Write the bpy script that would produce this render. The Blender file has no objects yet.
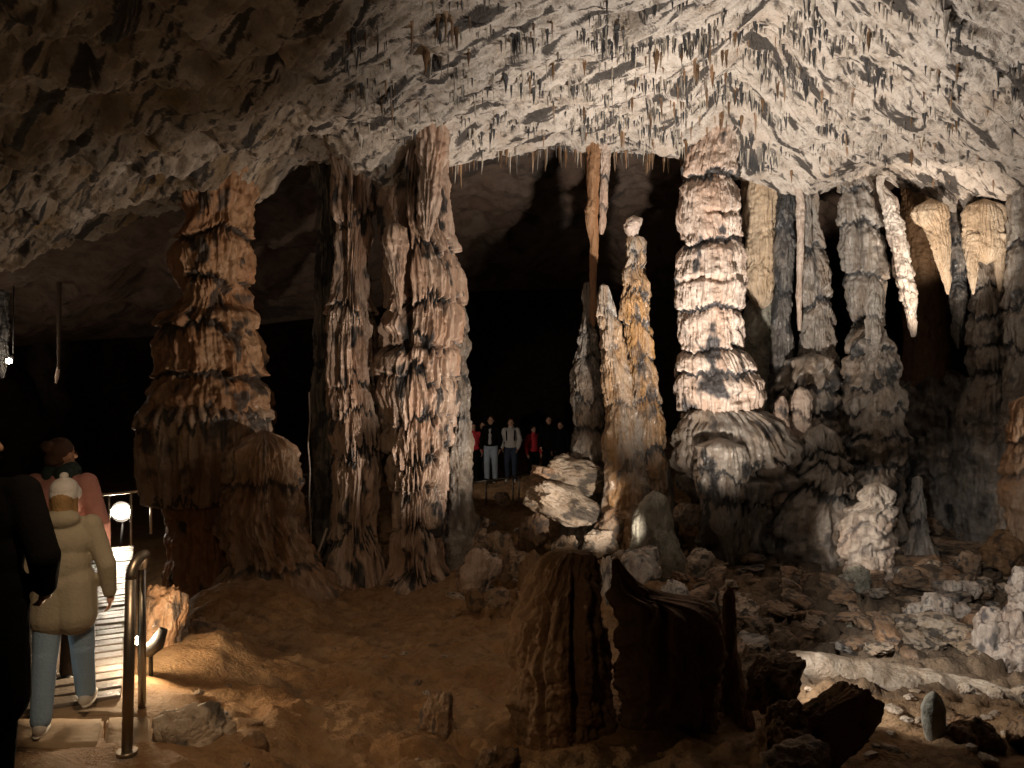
import bpy, bmesh, math, random
import numpy as np
from mathutils import Vector, Matrix
random.seed(7)
C = bpy.context.scene
COL = C.collection
F = 773.0
CAMZ = 1.7
PI = math.pi

def P(px, py, Y):
    return Vector(((px-512)/F*Y, Y, CAMZ+(384-py)/F*Y))

# ------------------------------------------------------------------ noise
def _hash(ix, iy, iz, seed):
    h = (ix.astype(np.uint32)*np.uint32(374761393) + iy.astype(np.uint32)*np.uint32(668265263)
         + iz.astype(np.uint32)*np.uint32(2147483647) + np.uint32((seed*1274126177) & 0xffffffff))
    h = (h ^ (h >> np.uint32(13)))*np.uint32(1274126177)
    h = h ^ (h >> np.uint32(16))
    h = (h*np.uint32(2246822519)); h = h ^ (h >> np.uint32(15))
    return h

def noise(x, y, z, seed=0):
    shp = np.broadcast(x, y, z).shape
    x = np.broadcast_to(x, shp).astype(np.float32).ravel(); y = np.broadcast_to(y, shp).astype(np.float32).ravel(); z = np.broadcast_to(z, shp).astype(np.float32).ravel()
    x0 = np.floor(x); y0 = np.floor(y); z0 = np.floor(z)
    fx = x-x0; fy = y-y0; fz = z-z0
    ix = x0.astype(np.int64); iy = y0.astype(np.int64); iz = z0.astype(np.int64)
    u = fx*fx*fx*(fx*(fx*6-15)+10); v = fy*fy*fy*(fy*(fy*6-15)+10); w = fz*fz*fz*(fz*(fz*6-15)+10)
    out = []
    for dz in (0, 1):
        for dy in (0, 1):
            for dx in (0, 1):
                h = _hash((ix+dx) & 0xffffffff, (iy+dy) & 0xffffffff, (iz+dz) & 0xffffffff, seed)
                gx = (h & np.uint32(1023)).astype(np.float32)/511.5-1
                gy = ((h >> np.uint32(10)) & np.uint32(1023)).astype(np.float32)/511.5-1
                gz_ = ((h >> np.uint32(20)) & np.uint32(1023)).astype(np.float32)/511.5-1
                out.append(gx*(fx-dx)+gy*(fy-dy)+gz_*(fz-dz))
    a = out[0]+u*(out[1]-out[0]); b = out[2]+u*(out[3]-out[2])
    c = out[4]+u*(out[5]-out[4]); d = out[6]+u*(out[7]-out[6])
    e = a+v*(b-a); f = c+v*(d-c)
    return (e+w*(f-e)).reshape(shp)*1.15

def fbm(x, y, z, oct=4, seed=0, gain=.5, lac=2.03):
    s = 0; a = 1.0
    for k in range(oct):
        s = s+a*noise(x*lac**k+17.3*k, y*lac**k-9.1*k, z*lac**k+3.7*k, seed+k)
        a *= gain
    return s

def ss(a, b, x):
    t = np.clip((x-a)/(b-a), 0, 1)
    return t*t*(3-2*t)

# ------------------------------------------------------------------ mesh helpers
def mesh_from(name, verts, faces, attrs=None, smooth=True):
    me = bpy.data.meshes.new(name)
    verts = np.asarray(verts, dtype=np.float32)
    faces = np.asarray(faces, dtype=np.int32)
    n = faces.shape[1]
    me.vertices.add(len(verts)); me.vertices.foreach_set('co', verts.ravel())
    me.loops.add(faces.size); me.loops.foreach_set('vertex_index', faces.ravel())
    me.polygons.add(len(faces)); me.polygons.foreach_set('loop_start', np.arange(0, faces.size, n, dtype=np.int32))
    me.update(calc_edges=True)
    me.validate()
    me.polygons.foreach_set('use_smooth', np.full(len(me.polygons), smooth))
    if attrs:
        for k, v in attrs.items():
            a = me.attributes.new(k, 'FLOAT', 'POINT'); a.data.foreach_set('value', np.asarray(v, dtype=np.float32).ravel())
    return me

def grid_faces(nu, nv, wrap=False, off=0):
    # index = i*nv + j
    i = np.arange(nu-1)[:, None]; j = np.arange(nv if wrap else nv-1)[None, :]
    j2 = (j+1) % nv
    f = np.stack([i*nv+j, i*nv+j2, (i+1)*nv+j2, (i+1)*nv+j], -1).reshape(-1, 4)
    return f+off

def link(name, me, mat=None, parent=None, loc=None):
    o = bpy.data.objects.new(name, me)
    COL.objects.link(o)
    if mat is not None and me is not None: me.materials.append(mat)
    if parent is not None: o.parent = parent
    if loc is not None: o.location = loc
    return o

def tag(o, label=None, cat=None, group=None, kind=None):
    if label: o['label'] = label
    if cat: o['category'] = cat
    if group: o['group'] = group
    if kind: o['kind'] = kind
    return o

def empty(name, loc, rz=0):
    o = bpy.data.objects.new(name, None); COL.objects.link(o)
    o.location = loc; o.rotation_euler = (0, 0, rz); o.empty_display_size = .1
    return o

# ------------------------------------------------------------------ materials
def nt_new(name):
    m = bpy.data.materials.new(name); m.use_nodes = True
    nt = m.node_tree; nt.nodes.clear()
    out = nt.nodes.new('ShaderNodeOutputMaterial'); b = nt.nodes.new('ShaderNodeBsdfPrincipled')
    nt.links.new(b.outputs[0], out.inputs[0])
    return m, nt, b

def plain(name, col, rough=.7, metal=0, bump=0, bscale=80, emit=None, es=0, var=0):
    m, nt, b = nt_new(name); L = nt.links.new
    b.inputs['Base Color'].default_value = (*col, 1); b.inputs['Roughness'].default_value = rough
    b.inputs['Metallic'].default_value = metal
    if emit:
        b.inputs['Emission Color'].default_value = (*emit, 1); b.inputs['Emission Strength'].default_value = es
    tc = nt.nodes.new('ShaderNodeTexCoord'); n = nt.nodes.new('ShaderNodeTexNoise')
    n.inputs['Scale'].default_value = bscale; n.inputs['Detail'].default_value = 4
    L(tc.outputs['Object'], n.inputs['Vector'])
    if bump:
        bp = nt.nodes.new('ShaderNodeBump'); bp.inputs['Strength'].default_value = bump; bp.inputs['Distance'].default_value = .01
        L(n.outputs[0], bp.inputs['Height']); L(bp.outputs[0], b.inputs['Normal'])
    v = var or .15
    n2 = nt.nodes.new('ShaderNodeTexNoise'); n2.inputs['Scale'].default_value = bscale*.2; L(tc.outputs['Object'], n2.inputs['Vector'])
    mx = nt.nodes.new('ShaderNodeMix'); mx.data_type = 'RGBA'
    mx.inputs['A'].default_value = (*[c*(1-v) for c in col], 1); mx.inputs['B'].default_value = (*[min(1, c*(1+v)) for c in col], 1)
    L(n2.outputs[0], mx.inputs['Factor']); L(mx.outputs['Result'], b.inputs['Base Color'])
    return m

def rockmat(name, pale, warm, dark, warm_pos=.5, crust_amt=.9, rough=.55, scale=1.0, bump=.6, streak=True, fine=1.0, coat=0.0, speck=.35, ochre=None):
    """pale/warm mineral mottling, a dark crust where the 'crust' attribute is high, vertical streaks"""
    m, nt, b = nt_new(name); L = nt.links.new; N = nt.nodes.new
    geo = N('ShaderNodeNewGeometry')
    def mapn(sc):
        mp = N('ShaderNodeMapping'); mp.inputs['Scale'].default_value = sc
        L(geo.outputs['Position'], mp.inputs['Vector']); return mp.outputs[0]
    def nz(vec, s, d=5, r=.6):
        n = N('ShaderNodeTexNoise'); n.inputs['Scale'].default_value = s; n.inputs['Detail'].default_value = d; n.inputs['Roughness'].default_value = r
        L(vec, n.inputs['Vector']); return n.outputs[0]
    def ramp(src, a, b_):
        r = N('ShaderNodeMapRange'); r.inputs['From Min'].default_value = a; r.inputs['From Max'].default_value = b_
        L(src, r.inputs['Value']); return r.outputs[0]
    def mix(f, a, b_, mode='MIX'):
        x = N('ShaderNodeMix'); x.data_type = 'RGBA'; x.blend_type = mode
        if isinstance(f, float): x.inputs['Factor'].default_value = f
        else: L(f, x.inputs['Factor'])
        for s, v in (('A', a), ('B', b_)):
            if isinstance(v, tuple): x.inputs[s].default_value = (*v, 1)
            else: L(v, x.inputs[s])
        return x.outputs['Result']
    base = mapn((1, 1, 1))
    st = mapn((1, 1, .22)) if streak else base
    n1 = nz(st, 2.3*scale, 5, .62)
    n2 = nz(st, 9*scale, 6, .65)
    n3 = nz(base, 38*scale, 4, .6)
    c = mix(ramp(n1, warm_pos-.12, warm_pos+.12), pale, warm)
    c = mix(ramp(n2, .46, .72), c, tuple(v*.62 for v in warm))
    c = mix(ramp(n3, .60, .80), c, tuple(v*.35 for v in warm)) if speck else c
    if ochre:
        ao = N('ShaderNodeAttribute'); ao.attribute_name = 'ochre'
        c = mix(ao.outputs['Fac'], c, mix(ramp(n1, .4, .6), ochre, tuple(v*.6 for v in ochre)))
    at = N('ShaderNodeAttribute'); at.attribute_name = 'crust'
    ad = N('ShaderNodeMath'); ad.operation = 'MULTIPLY_ADD'
    L(n2, ad.inputs[0]); ad.inputs[1].default_value = .9; L(at.outputs['Fac'], ad.inputs[2])
    cr = ramp(ad.outputs[0], .62, 1.1)
    mu = N('ShaderNodeMath'); mu.operation = 'MULTIPLY'; L(cr, mu.inputs[0]); mu.inputs[1].default_value = crust_amt
    c = mix(mu.outputs[0], c, dark)
    L(c, b.inputs['Base Color'])
    rr = N('ShaderNodeMapRange'); rr.inputs['To Min'].default_value = rough-.2; rr.inputs['To Max'].default_value = rough+.25
    L(n2, rr.inputs['Value']); L(rr.outputs[0], b.inputs['Roughness'])
    if coat:
        b.inputs['Coat Weight'].default_value = coat; b.inputs['Coat Roughness'].default_value = .25
    n4 = nz(st, 26*fine, 6, .7)
    hh = N('ShaderNodeMath'); hh.operation = 'ADD'; L(n4, hh.inputs[0]); L(n3, hh.inputs[1])
    bp = N('ShaderNodeBump'); bp.inputs['Strength'].default_value = bump; bp.inputs['Distance'].default_value = .03
    L(hh.outputs[0], bp.inputs['Height']); L(bp.outputs[0], b.inputs['Normal'])
    return m

M = {}
M['pale'] = rockmat('pale_flowstone', (.70, .58, .50), (.62, .42, .31), (.05, .05, .055), .58, .95, .5, coat=.3)
M['straw'] = rockmat('cream_straw_calcite', (.68, .61, .52), (.55, .47, .38), (.05, .05, .055), .6, .97, .6)
M['tan'] = rockmat('tan_flowstone', (.70, .57, .43), (.60, .44, .29), (.07, .06, .05), .5, .85, .5, coat=.2)
M['drape'] = rockmat('pinkish_tan_flowstone', (.62, .48, .39), (.52, .33, .23), (.035, .035, .038), .52, .97, .45, coat=.35)
M['brown'] = rockmat('brown_flowstone', (.50, .37, .27), (.42, .24, .13), (.05, .043, .04), .48, .9, .5, coat=.25)
M['orange'] = rockmat('orange_flowstone', (.45, .27, .15), (.40, .19, .085), (.045, .036, .03), .5, .9, .55, coat=.15)
M['grey'] = rockmat('grey_flowstone', (.36, .33, .30), (.34, .25, .18), (.045, .047, .052), .6, .95, .42, coat=.35)
M['white'] = rockmat('white_calcite', (.72, .65, .58), (.58, .43, .34), (.09, .09, .10), .55, .8, .5, coat=.2)
M['totem'] = rockmat('wet_orange_grey_flowstone', (.48, .44, .40), (.60, .34, .14), (.06, .065, .075), .52, .9, .32, coat=.6)
M['ceiling'] = rockmat('pale_ceiling_limestone', (.70, .62, .55), (.60, .49, .40), (.06, .05, .045), .60, .95, .75, scale=.8, bump=.9, streak=False, ochre=(.30, .19, .085))
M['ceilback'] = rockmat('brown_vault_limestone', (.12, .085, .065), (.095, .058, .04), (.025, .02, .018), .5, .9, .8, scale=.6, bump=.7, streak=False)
M['ground'] = rockmat('ochre_mud_floor', (.44, .28, .15), (.38, .205, .085), (.10, .075, .055), .5, .7, .75, scale=.9, bump=.9, streak=False, ochre=(.27, .205, .145))
M['rubble'] = rockmat('grey_brown_limestone', (.42, .33, .25), (.36, .22, .13), (.08, .07, .065), .5, .8, .65, bump=.7, streak=False)
M['boulder'] = rockmat('pale_boulder_limestone', (.62, .52, .42), (.54, .39, .26), (.07, .065, .06), .58, .85, .6, bump=.8, streak=False)
M['stump'] = rockmat('dark_brown_flowstone', (.27, .17, .095), (.22, .115, .05), (.03, .024, .02), .5, .8, .65)
M['cone'] = rockmat('grey_green_limestone', (.40, .39, .33), (.34, .31, .24), (.09, .09, .08), .6, .7, .6, streak=False)
M['far'] = plain('far_dark_rock', (.03, .025, .022), .95, bump=.5, bscale=3)
M['steel'] = plain('brushed_steel', (.55, .52, .47), .32, 1.0, .1, 60)
M['rail_dark'] = plain('dull_rail_steel', (.36, .31, .25), .38, .9, .1, 60)
M['wood'] = plain('wet_grey_wood', (.20, .17, .145), .28, 0, .9, 45, var=.5)
M['slab'] = plain('tan_stone_slab', (.40, .285, .18), .85, 0, .8, 22, var=.35)
M['lens'] = plain('lamp_glass', (1, .9, .75), .3, emit=(1, .86, .62), es=60)
M['lens2'] = plain('lamp_glass_cool', (1, .95, .9), .3, emit=(1, .92, .8), es=30)
M['housing'] = plain('black_lamp_housing', (.03, .03, .03), .5)
M['skin'] = plain('skin', (.62, .36, .24), .55, var=.06)
M['eye'] = plain('dark_eye', (.03, .02, .02), .2)
M['lip'] = plain('lips', (.45, .16, .13), .5)
M['hair_brown'] = plain('brown_hair', (.10, .05, .03), .55, bump=.9, bscale=120, var=.4)
M['hair_blond'] = plain('blond_hair', (.40, .24, .10), .55, bump=.9, bscale=120, var=.4)
M['hair_black'] = plain('dark_hair', (.02, .015, .012), .55, bump=.8, bscale=120)

# ------------------------------------------------------------------ ground
GP = [ # px, py, Y
 (0,760,3.6),(50,735,4.2),(127,752,3.9),(150,700,4.8),(90,690,4.9),(200,730,4.6),(250,700,5.4),(330,690,6),(450,705,6),(300,645,7.8),(450,620,9.5),
 (380,625,9.6),(600,745,5),(700,768,4.6),(520,760,4.9),(380,765,4.7),(900,745,5.1),(1010,740,5.2),(880,680,6.4),(980,690,6.4),(800,620,8.4),(900,600,9.4),(1000,600,9.2),
 (750,570,10.8),(950,550,11.8),(750,532,12.6),(900,505,14.5),(1010,520,13),(600,575,10.2),(560,540,12.5),(490,500,19),(550,478,21),(480,478,22),(470,515,16),
 (430,560,14),(200,640,7.2),(255,585,9.6),(165,640,6.2),(230,520,16),(1040,430,17),(940,430,17),(820,440,16),(720,480,16),(620,500,16),
 (700,640,7.6),(560,640,8.2),(330,600,10.6)]
_gp = np.array([list(P(*g)) for g in GP])
_extra = np.array([(-4.9,8,-1.7),(-5.6,10,-1.9),(-6.5,12,-2.1),(-8,14,-2.2),(-6,16,-2),(-8,9,-1.9),(-5,5,-.5),(-3.5,1.5,-.1),(0,1.5,-.35),(3,1.5,-.4),(6,3,-.5),(-9,20,-2),(-3,26,-1),(4,26,0),(12,22,1),(12,10,.2),(10,6,-.3),(-10,5,-1.5)])
GPW = np.vstack([_gp, _extra])

def ground_base(x, y):
    x = np.asarray(x, dtype=np.float64); y = np.asarray(y, dtype=np.float64)
    num = np.zeros(np.broadcast(x, y).shape); den = np.zeros_like(num)
    for a, b, c in GPW:
        d2 = (x-a)**2+(y-b)**2+.12*(.2+.01*b*b)
        sc = 1/(1+.02*b*b)
        w = 1/(d2*sc)**1.9
        num += w*c; den += w
    return num/den

def plates(x, y, cell, seed):
    # broken plates: every cell of a jittered grid is a slab with a height and tilt of its own
    gx = np.floor(x/cell); gy = np.floor(y/cell); best = np.full(np.broadcast(x, y).shape, 1e9); h = np.zeros_like(best); sec = best.copy()
    for i in (-1, 0, 1):
        for j in (-1, 0, 1):
            cx = gx+i; cy = gy+j
            hh = _hash((cx+1000).astype(np.int64) & 0xffffffff, (cy+1000).astype(np.int64) & 0xffffffff, (cx*0+seed).astype(np.int64), seed)
            r1 = (hh & np.uint32(255))/255.; r2 = ((hh >> np.uint32(8)) & np.uint32(255))/255.; r3 = ((hh >> np.uint32(16)) & np.uint32(255))/255.; r4 = ((hh >> np.uint32(24)) & np.uint32(255))/255.
            dx = x-(cx+r1)*cell; dy = y-(cy+r2)*cell
            d = np.hypot(dx, dy*1.3)
            val = r3+(r4-.5)*dx/cell*.7+(r2-.5)*dy/cell*.7
            new = d < best
            sec = np.where(new, best, np.minimum(sec, d)); h = np.where(new, val, h); best = np.where(new, d, best)
    edge = ss(0, .18, (sec-best)/cell)
    return h*edge-.25*(1-edge)

def ground_z(x, y):
    z = ground_base(x, y)
    rub = ss(.2, 2.5, x-.35*(y-6))*ss(5, 7, y)          # rubble side
    cl = fbm(x*2.3, y*2.3, 0*x+4, 3, 23)
    r = fbm(x*.9, y*.9, 0*x, 4, 11)*.10+fbm(x*5, y*5, 0*x, 4, 21, .6)*.05+np.maximum(0, cl-.1)*.12+np.minimum(0, fbm(x*1.7, y*1.7, 0*x+9, 3, 25)+.25)*.22
    st = fbm(x*1.2, y*4.2, 0*x+3, 4, 31)
    # low broken ledges on the rubble side
    led = np.round(st*7)/7*.5+st*.5
    tr = ss(-2.2, -1.4, x+.42*(y-4.5))              # keep it quiet under the path
    wx = x+.12*noise(x*3, y*3, 0*x, 33); wy = y+.12*noise(x*3, y*3, 0*x+5, 34)
    pl = plates(wx, wy*1.5, .42, 3)*.13+plates(wx, wy*1.4, .17, 4)*.05
    pile = ss(-.9, -.1, x)*ss(8.2, 9, y)*(1-ss(14, 16, y))
    return z-.02*(1-tr)+r*(.06+.94*tr)+led*.08*rub+pl*np.maximum(rub, pile*.8)

def gz(x, y):
    return float(ground_z(np.array([x], dtype=np.float64), np.array([y], dtype=np.float64))[0])

# ------------------------------------------------------------------ ceiling
LIP = [(-200,330),(0,272),(100,240),(190,205),(260,198),(300,168),(335,152),(380,160),(430,163),(520,160),(590,148),(640,158),(690,150),(735,180),(800,192),(840,172),(870,170),(900,190),(950,214),(1024,218),(1300,260)]
_lx = np.array([(a-512)/F*12.3 for a, b in LIP]); _lz = np.array([CAMZ+(384-b)/F*12.3 for a, b in LIP])
PITS = [P(268,34,8.3), P(296,85,8.9), P(625,42,8.2), P(60,250,10.6), P(140,150,9.3), P(200,140,9.6), P(70,60,7.6), P(150,40,7.2)]
COLLARS = [(-4.45, 11.7, .75, .25), (-2.4, 11.6, .50, .35), (-1.35, 11.5, .70, .35), (2.95, 11.4, .75, .50), (5.3, 12.0, .5, .30), (4.45, 12.0, .4, .25), (-1.9, 11.6, .5, .2), (1.25, 12, .4, .2)]
def ceil_z(x, y, detail=True):
    zl = np.interp(x, _lx, _lz)
    lz0 = np.interp(x, _lx[::4], _lz[::4])
    t = np.clip((12.3-y)/3.0, 0, 1)
    z = zl*(1-t)+(lz0+.12)*t
    z = z+.10*np.maximum(0, 9.3-y)*.6
    # ridge where the right-hand slope meets the main one
    z = z+.35*np.exp(-((x-(2.9+.12*(y-8)))/.55)**2)*ss(12, 9.5, y)
    z = z-.10*np.maximum(0, x-4.2)**1.1*ss(12.3, 9, y)
    big = fbm(x*.45+.2*y, y*.9-.25*x, 0*x+2, 3, 5)*.35
    # strata running diagonally across the roof
    s = y-.60*np.abs(x-2.9)+.25*noise(x*.5, y*.5, 0*x+1, 44)
    st = fbm(x*.35, s*1.7, 0*x+7, 4, 41)
    st = np.abs(st)
    z = z+big*.8*ss(12.3, 11, y)-st*.26*(.4+.6*ss(12.3, 11.6, y))+.05
    if detail:
        left = ss(1.5, -4, x)
        z = z+fbm(x*1.9, y*2.6, 0*x, 6, 61, .52)*(.05+.16*left)
        pit = fbm(x*3.1, s*4.2, 0*x, 4, 71, .6)
        z = z+np.maximum(0, pit-.46)*.9+fbm(x*9, s*16, 0*x, 2, 75)*.018
        ex = np.abs(x*.35+0.4*fbm(x*.7, s*.7, 0*x, 3, 78))
        gr = np.abs(fbm(x*.35+3, s*1.9, 0*x, 4, 77)); z = z+.10*(1-ss(0, .028, gr))
        pb = fbm(x*.8+5, s*1.5, 0*x, 4, 81)
        z = z+ss(.20, .27, pb)*.05+ss(.45, .50, pb)*.05
    for (cx_, cy_, cr_, ch_) in COLLARS:        # the roof sags where columns grow out of it
        z = z-ch_*np.exp(-(((x-cx_)/cr_)**2+((y-cy_)/cr_)**2))
    for k, p in enumerate(PITS):
        z = z+.55*np.exp(-((((x-p.x)/.18)**2+((y-p.y)/.22)**2))**2)*(1 if k > 1 else 1.8)
    return z

def build_ceiling():
    nx, ny = 860, 560
    xs = np.linspace(-11, 11, nx); ys = np.concatenate([np.linspace(1.0, 6.6, 90), np.linspace(6.62, 12.25, ny-150), np.linspace(12.26, 13.2, 60)])
    ny = len(ys)
    Y, X = np.meshgrid(ys, xs)     # shape nx, ny
    lipj = .22*fbm(xs*1.1, 0*xs, 0*xs, 3, 91)[:, None]
    Yq = Y+lipj*ss(11, 12.2, Y)
    Z = ceil_z(X, np.minimum(Yq, 12.3))
    back = np.maximum(0, Yq-12.25)
    Z = Z+back*2.2                 # behind the lip the roof steps up again
    S_ = Y-.6*np.abs(X-2.9)
    cr = ss(.10, .42, fbm(X*1.3, S_*4.5, 0*X, 5, 101, .62))*.8+ss(.15, .5, fbm(X*6, S_*11, 0*X, 3, 111))*.6
    oc = np.clip(ss(.5, -4.2, X+.35*(Y-9)+.9*noise(X*.9, Y*.9, 0*X, 120))+ss(5.2, 6.8, X+1.0*noise(X*.9, Y*.9, 0*X, 121))*ss(10, 8, Y), 0, 1)*(.55+.8*noise(X*1.7, Y*1.7, 0*X, 122))
    v = np.stack([X, Yq, Z], -1).reshape(-1, 3)
    f = grid_faces(nx, ny)
    me = mesh_from('ceiling', v, f, {'crust': cr, 'ochre': np.clip(oc, 0, 1)})
    tag(link('ceiling', me, M['ceiling']), kind='structure')
build_ceiling()

def build_vault():
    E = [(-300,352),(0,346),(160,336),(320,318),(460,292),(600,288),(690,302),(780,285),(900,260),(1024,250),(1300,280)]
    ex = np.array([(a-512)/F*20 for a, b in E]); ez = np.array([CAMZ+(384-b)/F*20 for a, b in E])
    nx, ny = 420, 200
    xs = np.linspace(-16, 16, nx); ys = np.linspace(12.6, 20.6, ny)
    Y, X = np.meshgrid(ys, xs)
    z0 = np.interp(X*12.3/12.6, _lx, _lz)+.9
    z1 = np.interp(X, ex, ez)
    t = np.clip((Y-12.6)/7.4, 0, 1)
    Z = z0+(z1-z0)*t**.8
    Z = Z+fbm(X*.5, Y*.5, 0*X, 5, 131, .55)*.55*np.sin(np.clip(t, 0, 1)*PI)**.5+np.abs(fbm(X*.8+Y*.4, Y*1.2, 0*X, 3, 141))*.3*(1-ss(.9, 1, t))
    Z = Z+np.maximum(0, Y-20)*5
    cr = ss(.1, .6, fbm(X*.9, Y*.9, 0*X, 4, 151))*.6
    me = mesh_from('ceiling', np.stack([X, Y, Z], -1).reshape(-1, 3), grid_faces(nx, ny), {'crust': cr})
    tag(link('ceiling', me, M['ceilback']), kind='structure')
build_vault()

def build_floor():
    nx, ny = 800, 760
    u = np.linspace(-1, 1, nx); xs = u*6.5+np.sign(u)*np.abs(u)**3*9
    ys = 1.0+(np.linspace(0, 1, ny)**1.7)*30
    Y, X = np.meshgrid(ys, xs)
    Z = ground_z(X, Y)
    rub = ss(.2, 2.5, X-.35*(Y-6))*ss(5, 7, Y)
    cr = rub*(.25+.5*ss(-.2, .5, fbm(X*1.3, Y*2, 0*X, 3, 161)))+.5*ss(.2, .6, fbm(X*2, Y*2, 0*X, 4, 171))
    me = mesh_from('floor', np.stack([X, Y, Z], -1).reshape(-1, 3), grid_faces(nx, ny), {'crust': cr, 'ochre': rub*.9})
    tag(link('floor', me, M['ground']), kind='structure')
build_floor()

def build_wall(name, pts, z0, z1, seed):
    # an upright rock face that follows a line of plan points
    pts = np.array(pts, dtype=float); n = 160; m = 60
    d = np.r_[0, np.cumsum(np.hypot(*np.diff(pts, axis=0).T))]
    s = np.linspace(0, d[-1], n)
    x = np.interp(s, d, pts[:, 0]); y = np.interp(s, d, pts[:, 1])
    zz = np.linspace(z0, z1, m)
    X = np.repeat(x[:, None], m, 1); Y = np.repeat(y[:, None], m, 1); Z = np.repeat(zz[None], n, 0)
    tx = np.gradient(x)[:, None]; ty = np.gradient(y)[:, None]; L = np.hypot(tx, ty)
    o = fbm(X*.4, Y*.4, Z*.5, 4, seed)*1.0
    X2 = X-ty/L*o; Y2 = Y+tx/L*o
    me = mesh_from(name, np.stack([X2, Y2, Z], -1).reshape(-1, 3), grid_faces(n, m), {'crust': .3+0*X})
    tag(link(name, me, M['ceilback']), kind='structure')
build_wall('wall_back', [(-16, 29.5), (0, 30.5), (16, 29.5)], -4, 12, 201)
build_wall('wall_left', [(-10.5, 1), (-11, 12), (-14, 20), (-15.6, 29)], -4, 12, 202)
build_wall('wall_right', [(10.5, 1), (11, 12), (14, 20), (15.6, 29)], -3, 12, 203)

# ------------------------------------------------------------------ columns, stalactites, stalagmites
def column(name, label, cat, Y, rows, tiers=None, mat='pale', A=.09, fa=.035, fl=.075, rough=.03, dk=1.0, seed=1, res=.014,
           crust=.6, parent=None, group=None, jag=.07, lump=.06, bottom=None, tup=.30, streaky=9, base_crust=0., yoff=None, big=0., carve=None, tilt=.26, up=None, cap=.12):
    rows = sorted(rows, key=lambda r: r[0])
    rz = np.array([CAMZ+(384-r[0])/F*Y for r in rows])[::-1]
    rx = np.array([((r[1]+r[2])/2-512)/F*Y for r in rows])[::-1]
    rw = np.array([(r[2]-r[1])/2/F*Y for r in rows])[::-1]
    z0, z1 = rz[0], rz[-1]
    if bottom is not None and bottom < z0:
        rz = np.r_[bottom, rz]; rx = np.r_[rx[0], rx]; rw = np.r_[rw[0]*1.08, rw]; z0 = bottom
    if up:
        rz = np.r_[rz, z1+up]; rx = np.r_[rx, rx[-1]]; rw = np.r_[rw, rw[-1]*1.15]; z1 = z1+up
    H = z1-z0
    nz = int(max(24, min(620, H/res))); R = rw.max()
    nt = int(max(24, min(460, 2*PI*R/res)))
    z = np.linspace(z0, z1, nz); cx = np.interp(z, rz, rx); hw = np.interp(z, rz, rw)
    k = max(1, int(nz*.012)); ker = np.ones(2*k+1)/(2*k+1)
    cx = np.convolve(np.pad(cx, k, 'edge'), ker, 'valid'); hw = np.convolve(np.pad(hw, k, 'edge'), ker, 'valid')
    th = np.arange(nt)/nt*2*PI
    TH, Z = np.meshgrid(th, z); HW = hw[:, None]+0*TH; CX = cx[:, None]+0*TH
    Rr = max(R*.8, .02)
    ux = np.cos(TH)*Rr; uy = np.sin(TH)*Rr*dk
    so = seed*13.7
    f1 = noise(ux/fl+so, uy/fl, Z/(fl*streaky), seed)
    f2 = noise(ux/(fl*.45)+so, uy/(fl*.45), Z/(fl*streaky*.5), seed+1)
    w = fbm(ux/.35+so, uy/.35, Z/.5, 3, seed+2)
    tube = np.minimum(np.abs(f1)*2.6, 1.0)
    tube2 = np.minimum(np.abs(f2)*2.4, 1.0)
    if tiers is not None and len(tiers):
        ez = np.array(sorted([CAMZ+(384-t)/F*Y for t in tiers]))
        ez = np.r_[z0-1.0, ez, z1+.5]
        w2 = noise(ux/(.9*Rr+.12)+so, uy/(.9*Rr+.12), Z/.9, seed+3)
        zq = Z+w*.10+w2*tilt+(tube-.4)*jag+noise(ux/.05, uy/.05, 0*Z, seed+8)*jag*.6
        idx = np.clip(np.searchsorted(ez, zq)-1, 0, len(ez)-2)
        hgt = ez[idx+1]-ez[idx]
        t = 1-(zq-ez[idx])/hgt
        tt = np.minimum(t*hgt, 10)
        prof = ss(0, 1, np.clip(tt/np.minimum(tup*hgt+.03, .30), 0, 1))
        low = np.clip((1-t)*hgt/.035, 0, 1)
        prof = prof*ss(0, 1, low)
        amp = A*(.75+.5*noise(ux/.3, uy/.3, idx*3.1, seed+5))
    else:
        t = .5+0*Z; prof = 1+0*Z; amp = A+0*Z
    sc = np.clip(HW/.12, .15, 1)
    front = ss(.15, -.35, np.sin(TH))
    d = -amp*(1-prof)
    d = d+fa*((tube-.6)*(.35+.65*prof)+.35*(tube2-.6))
    d = d+w*lump+big*fbm(ux/.22+so, uy/.22, Z/.22, 2, seed+12)+rough*fbm(ux/.06, uy/.06, Z/.07, 3, seed+6)*(1.3-.6*prof)
    r = HW+d*sc
    for cv in (carve or []):
        qx = (cv[0]-512)/F*Y; qz = CAMZ+(384-cv[1])/F*Y; ax = cv[2]/F*Y; az = cv[3]/F*Y
        g = np.exp(-(((CX+np.cos(TH)*HW-qx+w*.04)/ax)**2)**1.5-(((Z-qz+w*.08)/az)**2)**2)*front
        r = r-cv[4]*g
    end = ss(0, 1, np.clip((z1-Z)/np.maximum(.02, HW*.35), 0, 1))
    r = np.maximum(r, HW*.25)
    # round the free ends
    X = CX+np.cos(TH)*r; Yy = Y+np.sin(TH)*r*dk+(0 if yoff is None else yoff)
    Zz = Z+noise(ux/.12, uy/.12, Z/.3, seed+9)*.02
    V = np.stack([X, Yy, Zz], -1).reshape(-1, 3)
    Fq = grid_faces(nz, nt, wrap=True)
    rt = hw[-1]; rb = hw[0]
    capt = [cx[-1], Y, z1+min(rt*.6, cap)]; capb = [cx[0], Y, z0-min(rb*.6, .12)]
    n = len(V); V = np.vstack([V, capb, capt])
    j = np.arange(nt); j2 = (j+1) % nt
    fb = np.stack([np.full(nt, n), j2, j, j], -1); ft = np.stack([np.full(nt, n+1), (nz-1)*nt+j, (nz-1)*nt+j2, (nz-1)*nt+j2], -1)
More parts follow.
